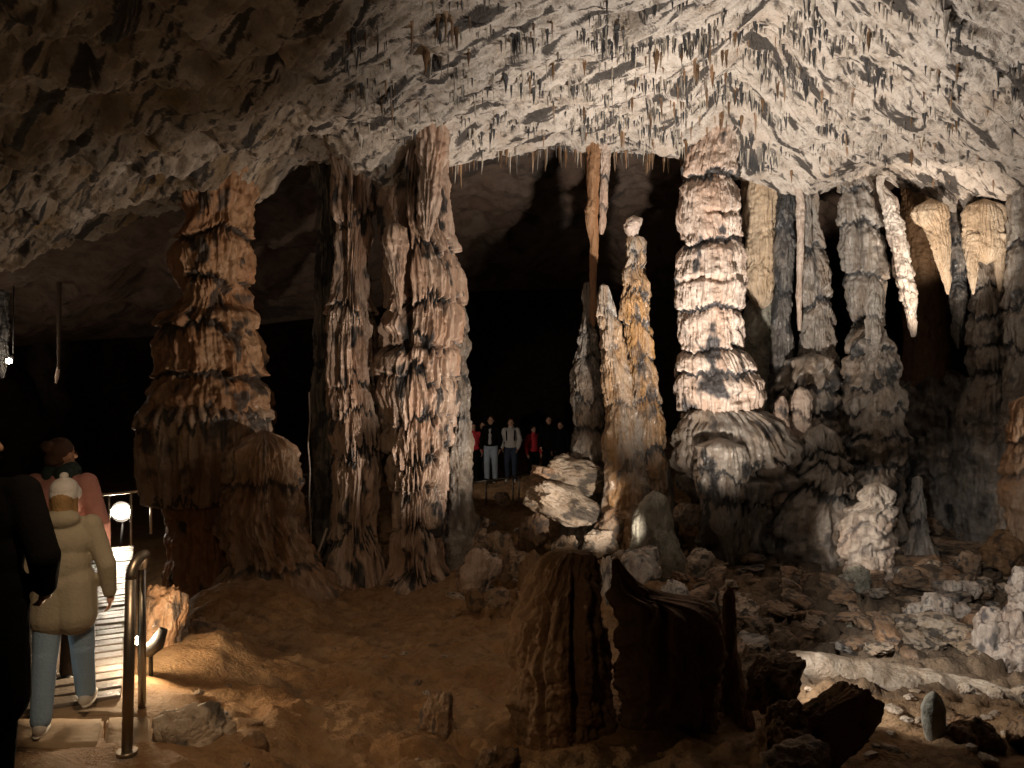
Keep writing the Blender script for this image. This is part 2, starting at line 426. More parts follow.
    # crust on the ledges where dust and manganese settle, plus patches
    c = crust*(1-ss(.0, .55, prof))*1.1+ss(.05, .5, fbm(ux/.3+9, uy/.3, Z/.45, 3, seed+7))*crust*.8+base_crust
    c = np.r_[c.ravel(), c.ravel()[0], c.ravel()[-1]]
    me = bpy.data.meshes.new(name)
    faces = Fq.tolist()+[x[:3] for x in fb.tolist()]+[x[:3] for x in ft.tolist()]
    # fast path: quads and cap triangles
    nq = len(Fq); ntri = 2*nt
    me.vertices.add(len(V)); me.vertices.foreach_set('co', V.astype(np.float32).ravel())
    loops = np.r_[Fq.ravel(), fb[:, :3].ravel(), ft[:, :3].ravel()].astype(np.int32)
    me.loops.add(len(loops)); me.loops.foreach_set('vertex_index', loops)
    me.polygons.add(nq+ntri)
    ls = np.r_[np.arange(nq)*4, nq*4+np.arange(ntri)*3].astype(np.int32)
    me.polygons.foreach_set('loop_start', ls); me.update(calc_edges=True); me.validate()
    me.polygons.foreach_set('use_smooth', np.ones(len(me.polygons), dtype=bool))
    a = me.attributes.new('crust', 'FLOAT', 'POINT'); a.data.foreach_set('value', c.astype(np.float32))
    o = link(name, me, M[mat], parent)
    if parent is None:
        # origin at the base of the thing
        b = Vector((cx[0], Y, z0)); me.transform(Matrix.Translation(-b)); o.location = b
        tag(o, label, cat, group)
    elif parent is not None:
        me.transform(Matrix.Translation(-Vector(parent.location)))
        if label: o['label'] = label
    return o

DEEP = -1.9
# A: squat orange column at the left
a = empty('flowstone_column', P(205, 600, 11.7))
tag(a, 'broad dim orange column at left with stacked fluted tiers and a fringed skirt', 'column')
column('shaft', None, None, 11.7, [(186,180,258),(200,176,255),(214,184,250),(232,180,250),(238,170,254),(281,172,250),(286,178,248),(306,178,248),(320,160,256),(330,157,258),(369,160,262),(378,152,268),(405,150,270),(430,160,258),(520,172,250),(640,165,262)],
       [236,283,322,373], 'orange', A=.20, fa=.07, fl=.15, seed=3, crust=1.1, parent=a, bottom=DEEP, jag=.08, up=.7, tup=.3, big=.08, carve=[(184,260,9,60,.25),(240,300,14,10,.2),(200,385,30,8,.12)])
column('drip_skirt', 'fringe of hanging stone tubes', None, 11.7, [(404,150,262),(412,143,272),(430,142,272),(470,146,268),(500,150,262),(503,160,250)],
       [414,497], 'brown', A=.06, fa=.12, fl=.13, seed=31, crust=.75, parent=a, jag=.30, streaky=14)
column('flowstone_mound', 'brown knobbly mound with a rounded top between left and second column', 'mound', 10.8,
       [(438,248,280),(450,232,296),(480,226,300),(520,222,300),(555,232,312),(580,222,330),(600,205,346),(630,185,372),(680,165,392)],
       [480,560], 'brown', A=.04, fa=.05, fl=.16, seed=4, crust=.5, bottom=DEEP, base_crust=.05, big=.14, tilt=.4, carve=[(258,580,6,40,.2),(285,520,5,50,.15)])
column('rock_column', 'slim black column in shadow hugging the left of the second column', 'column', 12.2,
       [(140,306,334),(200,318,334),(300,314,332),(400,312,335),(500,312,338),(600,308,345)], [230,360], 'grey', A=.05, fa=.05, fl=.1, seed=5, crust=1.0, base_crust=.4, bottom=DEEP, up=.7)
column('rock_column', 'tall straight fluted column, second large one from the left', 'column', 11.6,
       [(135,326,378),(160,331,376),(213,333,375),(260,337,368),(300,331,370),(312,325,377),(330,326,376),(376,325,379),(400,328,382),(440,332,385),(480,335,383),(520,333,378),(560,330,385),(600,318,398),(640,300,412)],
       [213,308,378,410,448,530], 'drape', A=.09, fa=.075, fl=.10, seed=6, crust=.8, bottom=DEEP, jag=.20, up=.7, tup=.3, streaky=12, carve=[(345,250,4,60,.22),(360,180,4,30,.15),(340,350,4,30,.12),(352,560,7,50,.15),(370,500,5,40,.15)])
column('rock_column', 'thick column of pale overlapping drapery tiers, left of the dark cave mouth', 'column', 11.4,
       [(135,398,452),(165,386,446),(200,380,448),(232,378,452),(246,378,459),(268,382,462),(300,385,466),(337,378,463),(369,375,458),(400,378,458),(450,382,452),(480,388,447),(524,390,443),(560,390,440),(580,383,452),(605,370,470),(640,350,485)],
       [246,300,338,369,417,450,482,524,570], 'drape', A=.18, fa=.085, fl=.115, seed=7, crust=.85, bottom=DEEP, jag=.20, tup=.35, up=.7, streaky=11,
       carve=[(394,210,13,80,.35),(408,300,7,70,.35),(425,208,5,40,.12),(390,345,14,12,.15),(430,345,22,5,.10),(386,470,8,60,.25),(432,505,7,22,.25),(405,560,12,14,.2)])
column('stone_drapery', 'small ribbed drape hanging on the left face of the thick tiered column', 'drapery', 10.75,
       [(228,386,406),(245,384,407),(270,388,406),(285,392,403),(313,398,402)], None, 'drape', fa=.05, fl=.06, seed=8, crust=.4)
column('stone_drapery', 'long pinkish ribbed drape hanging high on the thick tiered column', 'drapery', 10.85,
       [(150,416,448),(170,418,443),(200,418,440),(228,420,434),(240,424,430)], None, 'drape', fa=.06, fl=.07, seed=9, crust=.3, up=.5)
column('rock_column', 'smooth grey column half hidden behind the thick tiered column', 'column', 12.1,
       [(290,454,461),(318,450,468),(340,451,470),(360,450,466),(380,448,471),(420,447,472),(450,446,471),(500,444,473),(540,436,482)], [335,375,415], 'grey', A=.05, fa=.012, seed=10, crust=.5, bottom=DEEP, big=.05, carve=[(462,510,5,18,.2)])

# E: thin formations at the cave mouth
column('stalactite', 'long thin orange stalactite hanging from the ceiling edge', 'stalactite', 11.9,
       [(140,584,603),(165,587,600),(200,588,599),(212,584,599),(222,585,599),(240,589,598),(290,590,597),(318,590,596),(326,592,595)], [212], 'orange', A=.02, fa=.02, fl=.04, seed=11, crust=.1, res=.008, rough=.015, up=.3)
column('stalactite', 'grey blunt stalactite right beside the long orange one', 'stalactite', 11.9,
       [(140,598,614),(152,600,611),(190,600,608),(226,598,606),(234,600,603)], [175,205], 'pale', A=.02, fa=.025, fl=.04, seed=12, crust=.5, res=.008, up=.3)
column('stalagmite', 'slender grey stalagmite rising to the long orange stalactite', 'stalagmite', 12.1,
       [(284,584,592),(320,582,594),(352,578,597),(370,571,600),(400,570,602),(430,573,603),(470,568,606),(520,560,614)], [330,362,395,425], 'grey', A=.05, fa=.02, seed=13, crust=.5, bottom=DEEP, res=.01, big=.05)
b = empty('stalagmite', P(640, 520, 11.6))
tag(b, 'tall wet totem-like stalagmite with stacked knobs and orange streaks', 'stalagmite')
column('spire', None, None, 11.6,
       [(238,629,641),(247,627,645),(262,626,647),(270,622,644),(285,622,649),(300,620,650),(330,625,650),(350,627,651),(380,625,657),(420,615,664),(460,612,668),(500,608,673),(560,605,680)],
       [255,270,290,318,352,396,450], 'totem', A=.05, fa=.03, fl=.07, seed=14, crust=.7, parent=b, bottom=DEEP, big=.05, jag=.10)
column('knob', 'pale rounded stone cap', None, 11.6, [(219,627,640),(224,624,640),(233,626,638),(239,630,638)], None, 'pale', fa=.01, seed=15, crust=.1, parent=b, res=.008)
column('stalagmite', 'orange streaked stalagmite leaning against the totem-like one', 'stalagmite', 11.3,
       [(286,600,607),(300,598,611),(320,598,619),(345,600,625),(370,602,629),(400,605,634),(440,604,642),(480,603,650),(540,600,660)],
       [310,345,400,455], 'totem', A=.035, fa=.03, fl=.08, seed=16, crust=.35, bottom=DEEP, big=.06, jag=.12)

# D: the great pale column and its mound
column('rock_column', 'great pale column of dark-capped bulging tiers right of centre', 'column', 11.3,
       [(118,694,744),(140,688,742),(165,683,737),(178,680,736),(217,677,740),(235,682,741),(243,685,742),(250,679,743),(281,677,747),(307,678,741),(348,681,741),(358,676,750),(372,675,758),(395,675,764),(410,677,762),(430,690,745)],
       [178,243,307,350,373,412], 'pale', A=.10, fa=.036, fl=.05, seed=17, crust=1.0, bottom=None, jag=.05, tup=.20, res=.011, tilt=.16, up=.9, big=.05, streaky=14, carve=[(715,216,18,3,.07),(700,281,26,3,.07),(742,150,6,20,.12),(730,395,10,5,.1)])
column('flowstone_mound', 'wide grey domed mound with hanging fringes under the great pale column', 'mound', 11.1,
       [(404,700,740),(412,686,765),(424,678,786),(445,672,800),(462,673,803),(470,678,800),(484,684,800),(500,690,785),(515,695,775),(532,700,765)],
       [462,500], 'grey', A=.16, fa=.06, fl=.11, seed=18, crust=.7, bottom=DEEP, jag=.20, big=.14, dk=.8, tilt=.3, carve=[(750,470,22,6,.3),(690,490,7,25,.25),(790,500,20,10,.2)])
column('stone_drapery', 'grey hanging curtain of stone low on the domed mound front', 'drapery', 10.45,
       [(446,694,744),(470,692,748),(500,700,744),(520,706,740),(532,716,732)], [474,500], 'grey', A=.06, fa=.04, fl=.06, seed=19, crust=.9, jag=.12)
column('stone_drapery', 'orange-tan ribbed drape behind the right of the great pale column', 'drapery', 12.5,
       [(180,742,779),(200,743,778),(250,745,777),(285,744,774),(300,752,772),(306,756,768)], [232,262], 'tan', A=.03, fa=.035, fl=.06, seed=20, crust=.2, up=.4)
column('stalagmite', 'smooth olive stub under the orange-tan drape', 'stalagmite', 12.7,
       [(296,754,770),(305,746,775),(330,743,777),(366,748,776),(400,745,780)], None, 'cone', fa=.01, seed=21, crust=.4, bottom=DEEP)
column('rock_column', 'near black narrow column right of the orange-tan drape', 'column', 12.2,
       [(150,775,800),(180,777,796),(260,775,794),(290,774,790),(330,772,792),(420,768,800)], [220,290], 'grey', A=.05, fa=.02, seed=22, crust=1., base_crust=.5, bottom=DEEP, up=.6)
column('stalactite', 'thin bright tan stalactite between two dark columns', 'stalactite', 11.9,
       [(175,793,800),(200,796,804),(240,797,804),(300,796,802),(330,798,801)], [215,250,285], 'pale', A=.015, fa=.015, fl=.03, seed=23, crust=.2, res=.008, up=.3)
column('rock_column', 'knobbly brown-grey column widening downward, right of the thin bright stalactite', 'column', 12.0,
       [(160,794,818),(185,800,817),(220,802,816),(255,803,824),(275,802,830),(310,803,833),(350,800,835),(390,792,840),(430,788,845)], [245,305,360], 'grey', A=.08, fa=.05, seed=24, crust=.6, bottom=DEEP, big=.07, up=.6, carve=[(812,230,3,50,.1)])
column('rock_column', 'stout grey-brown column with scaly tiers, directly right of a black gap', 'column', 12.0,
       [(155,836,868),(180,838,868),(200,838,874),(240,841,884),(290,846,886),(320,852,882),(350,850,880),(420,846,886)], [190,222,275,320], 'grey', A=.08, fa=.05, seed=25, crust=.6, bottom=DEEP, big=.05, up=.7, carve=[(850,230,4,40,.15),(868,310,4,25,.15)])
column('stalagmite', 'short pinkish finger stalagmite in front of the stout scaly column', 'stalagmite', 11.2,
       [(277,870,876),(286,866,881),(330,866,881),(370,862,884),(400,858,888)], [310,340], 'grey', A=.04, fa=.02, seed=26, crust=.3, bottom=DEEP, big=.04)
column('stone_drapery', 'slanting bright cream drape of scalloped stone', 'drapery', 11.6,
       [(186,877,884),(200,881,897),(230,885,904),(260,892,909),(300,901,918),(322,908,918),(336,912,916)], [215,232,252,272,290,308], 'white', A=.035, fa=.03, fl=.05, seed=27, crust=.25, res=.009, jag=.08, up=.15)
column('stalactite', 'bright tan stalactite, wide at the top, tapering to a point', 'stalactite', 11.7,
       [(206,916,946),(213,911,949),(222,917,949),(232,926,948),(255,934,949),(280,942,951),(294,947,949)], [224], 'tan', A=.03, fa=.04, fl=.05, seed=28, crust=.1, res=.009, dk=.6)
k_ = empty('stone_drapery', P(985, 250, 11.7))
tag(k_, 'bright tooth-shaped tan drape with two hanging points', 'drapery')
column('crown', None, None, 11.7, [(206,966,1002),(214,962,1007),(235,962,1008),(250,965,1006),(258,975,998)], [230], 'tan', A=.03, fa=.05, fl=.05, seed=29, crust=.1, parent=k_, res=.009, dk=.5)
column('point', None, None, 11.7, [(236,963,984),(255,965,979),(275,968,977),(294,972,974)], None, 'tan', fa=.02, fl=.04, seed=30, crust=.1, parent=k_, res=.009)
column('point', None, None, 11.7, [(236,985,1007),(255,993,1006),(275,996,1005),(291,999,1003)], None, 'tan', fa=.02, fl=.04, seed=131, crust=.1, parent=k_, res=.009)
column('rock_column', 'dark smooth brown column deep behind the cream slanting drape', 'column', 13.6,
       [(160,902,938),(280,905,944),(340,905,946),(400,902,950)], None, 'stump', fa=.01, seed=32, crust=.1, bottom=DEEP)
column('stalactite', 'dark grey stalactite between the two bright tan ones', 'stalactite', 12.4,
       [(195,944,968),(240,948,968),(300,950,968),(335,953,964),(348,957,960)], [240,280], 'grey', A=.04, fa=.02, seed=33, crust=.8, base_crust=.3)
column('stalagmite', 'broad dim stalagmite rising beneath the tooth-shaped drape', 'stalagmite', 12.1,
       [(250,978,994),(270,976,998),(300,972,1004),(340,968,1010),(380,970,1012),(420,960,1022)], [285,312,345,375], 'grey', A=.06, fa=.03, seed=34, crust=.6, bottom=DEEP, big=.07)
column('rock_column', 'grey column cut off by the right edge of the photo', 'column', 11.2,
       [(190,1012,1050),(260,1010,1050),(320,1006,1052),(360,1008,1050),(420,1004,1056)], [245,300,340], 'grey', A=.06, fa=.03, seed=35, crust=.7, bottom=DEEP, big=.05)
column('stalagmite', 'pinkish drooping stalagmite low at the right edge', 'stalagmite', 9.6,
       [(402,1016,1046),(416,1012,1050),(440,1010,1054),(465,1006,1058),(485,1003,1060),(510,1006,1055),(530,1010,1050)], [440,478], 'brown', A=.09, fa=.04, seed=36, crust=.5, bottom=-1.3, big=.06)
# clumps at the foot of the right-hand columns
for lab, Y, rows, tr, mt, sd, bg in [
  ('jumbled grey-black clump of knobs under the stout scaly column', 11.4, [(330,868,884),(342,852,892),(370,846,898),(400,840,903),(430,838,902),(470,832,898),(520,828,900)], [352,380,405,432,462], 'grey', 41, .13),
  ('squat dark mass of knobs right of the two finger stalagmites', 11.8, [(360,790,835),(380,780,840),(410,776,842),(440,772,846),(480,770,850),(530,768,850)], [385,415,445], 'grey', 42, .13),
  ('low dark boulder-like mound with an orange-topped knob in the middle right', 10.9, [(432,806,836),(440,802,840),(460,802,846),(476,790,852),(500,776,850),(525,766,846)], [452,470,492], 'grey', 43, .10),
  ('large dark olive mound rising at the far right', 13.6, [(372,918,955),(385,900,968),(410,893,985),(440,890,1000),(490,886,1012),(530,880,1024)], [], 'grey', 44, .16),
  ('black mound behind the drooping stalagmite at right', 12.6, [(352,996,1030),(370,986,1045),(410,984,1060),(450,980,1060),(500,975,1060)], [], 'grey', 45, .12)]:
    column('rock_mound', lab, 'mound', Y, rows, tr, mt, A=.09, fa=.035, fl=.11, seed=sd, crust=.75, bottom=DEEP, big=bg, base_crust=.1 if sd != 44 else .25, jag=.1)
column('stalagmite', 'left of two small finger stalagmites at the foot of the great column', 'stalagmite', 10.9,
       [(397,780,785),(404,775,787),(420,773,789),(450,772,792)], [410], 'pale', A=.02, fa=.015, seed=46, crust=.3, bottom=-.6, big=.02)
column('stalagmite', 'right and broader of two small finger stalagmites at the great column foot', 'stalagmite', 11.1,
       [(390,794,806),(400,790,812),(430,790,812),(450,788,816)], [412], 'pale', A=.03, fa=.02, seed=47, crust=.5, bottom=-.6, big=.03)
column('stalagmite', 'blocky cream stalagmite stump lit bright on the rubble floor', 'stalagmite', 9.9,
       [(487,868,888),(495,862,893),(506,860,894),(511,846,893),(525,841,893),(545,840,892),(560,843,891),(572,846,888)], [500,512,530,550], 'white', A=.06, fa=.02, fl=.1, seed=48, crust=.35, bottom=-1.2, big=.09, rough=.05, jag=.05)
column('stalagmite', 'thin dark grey stalagmite right of the blocky cream stump', 'stalagmite', 10.4,
       [(478,914,922),(495,912,924),(520,912,928),(545,908,934),(556,906,938)], [500,522], 'grey', A=.03, fa=.02, seed=49, crust=.5, bottom=-1.2, big=.03)
column('stalagmite', 'smooth grey-green cone-shaped stalagmite below the totem', 'stalagmite', 10.2,
       [(493,650,658),(496,643,664),(503,638,668),(520,633,673),(540,630,679),(556,629,684)], None, 'cone', fa=.015, seed=50, crust=.4, bottom=-1.2, big=.02, rough=.015, dk=.8)
# broken dark stumps in the foreground
column('rock_stump', 'huge dark broken stump in the foreground, left of the lit slit', 'stump', 5.3,
       [(552,553,590),(555,547,598),(566,538,601),(590,528,604),(620,518,609),(660,505,611),(700,508,613),(740,510,616),(768,506,620)],
       None, 'stump', fa=.085, fl=.16, seed=51, crust=.3, cap=.015, res=.008, big=.06, dk=.7, bottom=-1.2, streaky=7, rough=.05, carve=[(540,660,4,70,.12),(575,640,4,90,.10)])
column('rock_stump', 'huge dark broken stump in the foreground, right of the lit slit', 'stump', 5.3,
       [(560,613,618),(570,613,624),(584,613,636),(595,613,655),(601,614,702),(610,615,716),(640,616,721),(680,616,722),(720,618,716),(768,616,720)],
       None, 'stump', fa=.07, fl=.15, seed=52, crust=.3, cap=.02, res=.008, big=.09, dk=.6, bottom=-1.2, streaky=4, rough=.06, carve=[(655,640,6,60,.15),(700,700,6,40,.1)])
column('rock_stump', 'narrow dark shard standing right of the foreground stumps', 'stump', 5.5,
       [(588,728,733),(594,724,736),(620,722,737),(650,721,740),(700,716,752),(768,712,762)], None, 'stump', fa=.012, fl=.08, seed=53, crust=.3, res=.009, big=.012, bottom=-1.2)
column('stalagmite', 'small smooth pale stalagmite at lower right foreground', 'stalagmite', 5.15,
       [(693,930,937),(697,926,941),(708,922,945),(725,923,944),(740,926,946),(750,928,946)], None, 'cone', fa=.004, seed=54, crust=.1, res=.006, rough=.004, lump=.01, bottom=-.9)
column('rock_stump', 'small dark post-like stump at the bottom left', 'stump', 4.4,
       [(735,246,262),(740,240,268),(768,236,270)], None, 'stump', fa=.008, seed=55, crust=.3, res=.007, lump=.01, bottom=-.9)

# ------------------------------------------------------------------ rocks
_ico = {}
def ico(sub):
    if sub not in _ico:
        bm = bmesh.new(); bmesh.ops.create_icosphere(bm, subdivisions=sub, radius=1)
        v = np.array([x.co[:] for x in bm.verts]); f = np.array([[q.index for q in x.verts] for x in bm.faces]); bm.free()
        _ico[sub] = (v, f)
    return _ico[sub]

def rock_mesh(name, size, seed, sub=5, cuts=11, bump=.06, rnd=.0, mat='boulder', crust=.4, strat=0.):
    v, f = ico(sub); rs = np.random.RandomState(seed)
    n = rs.normal(size=(cuts, 3)); n /= np.linalg.norm(n, axis=1)[:, None]
    n = np.vstack([n, np.eye(3), -np.eye(3)]); dd = np.r_[rs.uniform(.62, .95, cuts), np.ones(6)*.9]
    c = v@n.T; c = np.where(c > .05, dd/np.maximum(c, .05), 9)
    q = 14.0
    r = (np.sum(c**-q, axis=1))**(-1/q)
    r = r*(1-rnd)+rnd*.85
    p = v*r[:, None]
    s = np.array(size)
    so = seed*3.1
    d = bump*fbm(p[:, 0]*2.2+so, p[:, 1]*2.2, p[:, 2]*2.2, 5, seed, .55)
    if strat: d = d+strat*np.abs(noise(p[:, 0]*1.2, p[:, 1]*1.2, p[:, 2]*9+so, seed+3))
    p = p+v*d[:, None]
    cr = crust*ss(-.1, .5, fbm(p[:, 0]*1.6+so, p[:, 1]*1.6, p[:, 2]*1.6, 3, seed+4))
    me = mesh_from(name, p*s, f, {'crust': cr})
    me.materials.append(M[mat])
    return me

def boulder(label, px0, px1, py0, py1, Y, seed, mat='boulder', rot=(0, 0, 0), dk=.8, cuts=14, bump=.20, rnd=0., name='boulder', crust=.7, strat=.06, cat='boulder', sub=6):
    w = (px1-px0)/2/F*Y; h = (py1-py0)/2/F*Y
    me = rock_mesh(name, (w*1.02, w*dk, h*1.04), seed, sub, cuts, bump, rnd, mat, crust, strat)
    o = link(name, me); o.location = P((px0+px1)/2, (py0+py1)/2, Y); o.rotation_euler = rot
    tag(o, label, cat); return o

BL = [
 ('big pale boulder lying on top of the central pile', 534,610,458,498,11.7,1,'boulder',(.25,.12,.1),.55),
 ('brown knob of rock at the left end of the top boulder', 526,556,464,488,11.6,2,'rubble',(0,0,0),.8),
 ('large cream slanting boulder in the central pile, under the top boulder', 520,606,488,526,11.2,3,'boulder',(.35,.42,.1),.6),
 ('dark boulder at the left foot of the central pile', 520,552,510,552,11.3,4,'rubble',(0,0,.5),.8),
 ('grey rock with a lit face, low in the central pile left of the cone', 578,618,528,556,10.8,5,'boulder',(0,-.2,.2),.7),
 ('rounded lit rock below the cream slanting boulder', 552,580,532,566,10.7,6,'boulder',(0,.3,0),.8),
 ('grey-brown rock between the totem foot and the cone', 600,632,505,540,11.0,7,'rubble',(0,.6,0),.8),
 ('sloping brown ridge rock at the right foot of the tiered column', 452,496,548,606,10.4,8,'drape',(0,.6,0),.5),
 ('brown standing rock left of the central pile', 490,518,528,588,10.6,9,'rubble',(0,-.25,.2),.7),
 ('dark knobby rock peeking from behind the left foreground stump', 518,548,549,600,8.4,10,'stump',(0,0,0),.8),
 ('small brown rock below the far railing', 494,512,492,506,14.2,11,'rubble',(0,0,0),.8),
 ('brown hump rock left below the far visitors', 470,490,515,535,13.2,12,'rubble',(0,0,0),.8),
 ('dark rounded rock lump at the mud floor edge beneath the ridge rock', 462,486,585,612,9.6,13,'stump',(0,0,0),.9),
 ('small angular dark rock right of the rounded lump by the mud floor', 486,510,585,608,9.3,14,'rubble',(0,0,0),.9),
 ('tall tan leaning rock just right of the near handrail', 138,188,576,672,6.2,15,'brown',(0,.12,.4),.7),
 ('squat tan rock right of the leaning rock by the handrail', 182,232,618,668,7.4,16,'rubble',(0,0,0),.8),
 ('tan rough boulder at the bottom edge, left of the post-like stump', 150,240,706,800,4.4,17,'boulder',(0,-.2,.5),.8),
 ('brown hump rock left of the foreground stumps', 420,456,686,752,5.3,18,'rubble',(0,0,0),.9),
 ('olive domed rock at the bottom edge below the stumps', 474,520,742,790,4.5,19,'stump',(0,0,0),.9),
 ('black block right of the shard in the foreground', 742,806,652,720,5.0,20,'stump',(0,.1,.2),.8),
 ('dark angular slab leaning down to the right in the foreground', 786,866,676,800,4.7,21,'stump',(0,.75,0),.45),
 ('dark squarish rock at the bottom, between stump and leaning slab', 758,812,700,780,4.6,22,'stump',(0,-.2,.3),.8),
 ('low brown rock at the bottom edge under the squarish rock', 752,842,742,800,4.2,23,'rubble',(0,0,.3),.8),
 ('dark rounded boulder right of the small pale stalagmite', 938,1000,708,770,5.2,24,'stump',(0,0,.3),.9),
 ('long flat grey slab lying on the rubble, right of the cream stump', 868,960,552,576,10.3,25,'rubble',(0,.03,.2),.6),
 ('thin grey slab above the long flat slab', 930,992,540,556,11.2,26,'rubble',(0,.05,.1),.6),
 ('grey rock sitting right of the cream stump base', 892,930,568,590,9.4,27,'rubble',(0,0,.4),.8),
 ('small dark pyramid rock in front of the cream stump', 838,872,566,592,9.2,28,'cone',(0,0,.3),.8),
 ('rounded grey rock between the cluster and the slab at right', 958,984,552,580,9.9,29,'rubble',(0,0,.3),.8),
 ('dark boulder under the right edge stalagmite', 985,1040,528,575,9.6,30,'stump',(0,0,.3),.8),
 ('grey-green angular rock in the middle of the rubble', 842,868,620,642,7.9,31,'cone',(0,.2,.3),.8),
 ('pale rock behind the right foreground stump', 735,770,642,668,7.0,32,'boulder',(0,0,.3),.8),
 ('lumpy brown rock between standing rock and central pile', 508,536,548,584,10.3,35,'rubble',(0,.2,.3),.8),
 ('knobby brown rock on the pile left slope beside the tiered column', 470,492,528,556,11.2,36,'rubble',(0,.2,.8),.8),
 ('tan block above the foreground stumps in front of the totem', 606,640,548,576,9.6,37,'boulder',(0,.1,.6),.8),
 ('tan rubble block right of the cone-shaped stalagmite', 684,716,548,578,9.4,38,'boulder',(0,.1,.2),.7),
 ('flat tan block left behind the narrow shard', 700,732,566,590,8.8,39,'rubble',(0,.1,.9),.7),
 ('dark square-topped block sitting in the bottom right corner', 1000,1060,716,760,5.2,40,'stump',(0,.1,.9),.7),
 ('reddish block at the foot of the domed mound', 672,700,500,528,10.7,33,'rubble',(0,.1,.3),.8),
 ('small grey block left of the domed mound', 676,694,472,492,11.4,34,'grey',(0,.1,.3),.8),
]
for (lab, x0, x1, y0, y1, Y, sd, mt, rot, dk) in BL:
    boulder(lab, x0, x1, y0, y1, Y, 300+sd, mt, rot, dk)

_tx = np.linspace(-9, 9, 361); _ty = np.linspace(3.0, 18.2, 305)
_TY, _TX = np.meshgrid(_ty, _tx); _TZ = ground_z(_TX, _TY)
def gzc(x, y):
    i = int(round((x+9)/.05)); j = int(round((y-3.0)/.05))
    if i < 0 or i > 360 or j < 0 or j > 304: return -9
    return _TZ[i, j]
def floor_hit(px, py):
    for Y in np.arange(3.1, 18, .04):
        if CAMZ+(384-py)/F*Y < gzc((px-512)/F*Y, Y): break
    return P(px, py, Y)
# long pale rim of flowstone crossing the right-hand floor
def rim():
    pts = [floor_hit(*q) for q in ((772,655),(800,663),(850,674),(900,682),(950,689),(1000,694),(1060,702))]
    pts[0].z -= .08
    n = 260; m = 60
    s = np.linspace(0, 1, n); pp = np.array([list(p) for p in pts]); k = np.linspace(0, 1, len(pp))
    c = np.stack([np.interp(s, k, pp[:, i]) for i in range(3)], -1)
    w = .05+.075*np.sin(np.clip(s*1.15, 0, 1)*PI)**.6
    th = np.arange(m)/m*2*PI
    T, S = np.meshgrid(th, s); W = w[:, None]+0*T
    X = c[:, 0][:, None]+0*T; Yv = c[:, 1][:, None]+np.cos(T)*W*1.5; Z = c[:, 2][:, None]+.0+np.sin(T)*W
    d = .05*fbm(X*3, Yv*3, Z*3, 4, 401)
    Z = Z+d; Yv = Yv-d*.5
    me = mesh_from('stone_ledge', np.stack([X, Yv, Z], -1).reshape(-1, 3), grid_faces(n, m, True), {'crust': 0*X})
    o = link('stone_ledge', me, M['boulder']); tag(o, 'long low pale stone rim crossing the floor at lower right', 'stone rim')
rim()

# pale knobby clusters at the right
def cluster(label, parts, seed):
    x0, y0, Y0 = parts[0][0], max(p[3] for p in parts), parts[0][4]
    root = empty('calcite_cluster', P(x0, y0, Y0)); tag(root, label, 'calcite cluster')
    r = np.random.RandomState(seed)
    for i, (a, b, c, d, Y) in enumerate(parts):
        w = (b-a)/2/F*Y; h = (d-c)/2/F*Y
        ce = P((a+b)/2, (c+d)/2, Y)
        me = rock_mesh('knob', (w*1.0, w*.9, h*1.05), seed+i, 5, 12, .22, .3, 'white', .7, .06)
        o = link('knob', me, None, root); o.location = ce-root.location
        for k in range(4 if w > .06 else 2):
            q = w*r.uniform(.32, .6); me = rock_mesh('knob', (q, q, q*r.uniform(.9, 1.4)), seed+i*7+k+50, 4, 10, .22, .4, 'white', .6, .05)
            t = r.uniform(PI, 2*PI); o = link('knob', me, None, root)
            o.location = ce-root.location+Vector((math.cos(t)*w*.75, math.sin(t)*w*.7, r.uniform(-.7, .7)*h))

cluster('low white cluster of rounded calcite knobs on the rubble at right', [(902,930,600,634,8.2),(920,948,592,628,8.1),(938,966,596,632,8.3),(912,960,612,638,8.0)], 420)
cluster('large cream cluster of calcite knobs at the right edge', [(972,1010,618,676,7.0),(976,1004,606,640,7.1),(998,1030,600,665,7.0),(1006,1040,640,680,6.8),(1008,1044,566,612,7.3),(990,1022,640,682,6.85)], 440)
cluster('arched white calcite lump behind the low white cluster', [(944,962,578,606,8.8),(954,976,580,600,8.9)], 460)
cluster('white calcite lump lit behind the foreground stumps', [(618,652,548,584,8.6),(630,660,545,575,8.8)], 470)
cluster('tall white calcite stick glowing in the slit between the stumps', [(600,614,556,606,8.3)], 480)
cluster('small white calcite lump right of the foreground stumps', [(662,686,578,602,8.4)], 490)
for lab, x0, x1, y0, y1, Y, sd in (('left of three small pale rocks at the right edge below the stone ledge', 955, 978, 682, 698, 6.2, 1), ('middle of three small pale rocks at the right edge below the stone ledge', 984, 1004, 686, 702, 6.1, 2), ('right of three small pale rocks at the right edge below the stone ledge', 1008, 1034, 684, 706, 6.1, 3)):
    boulder(lab, x0, x1, y0, y1, Y, 380+sd, 'boulder', (.2, .3, sd))

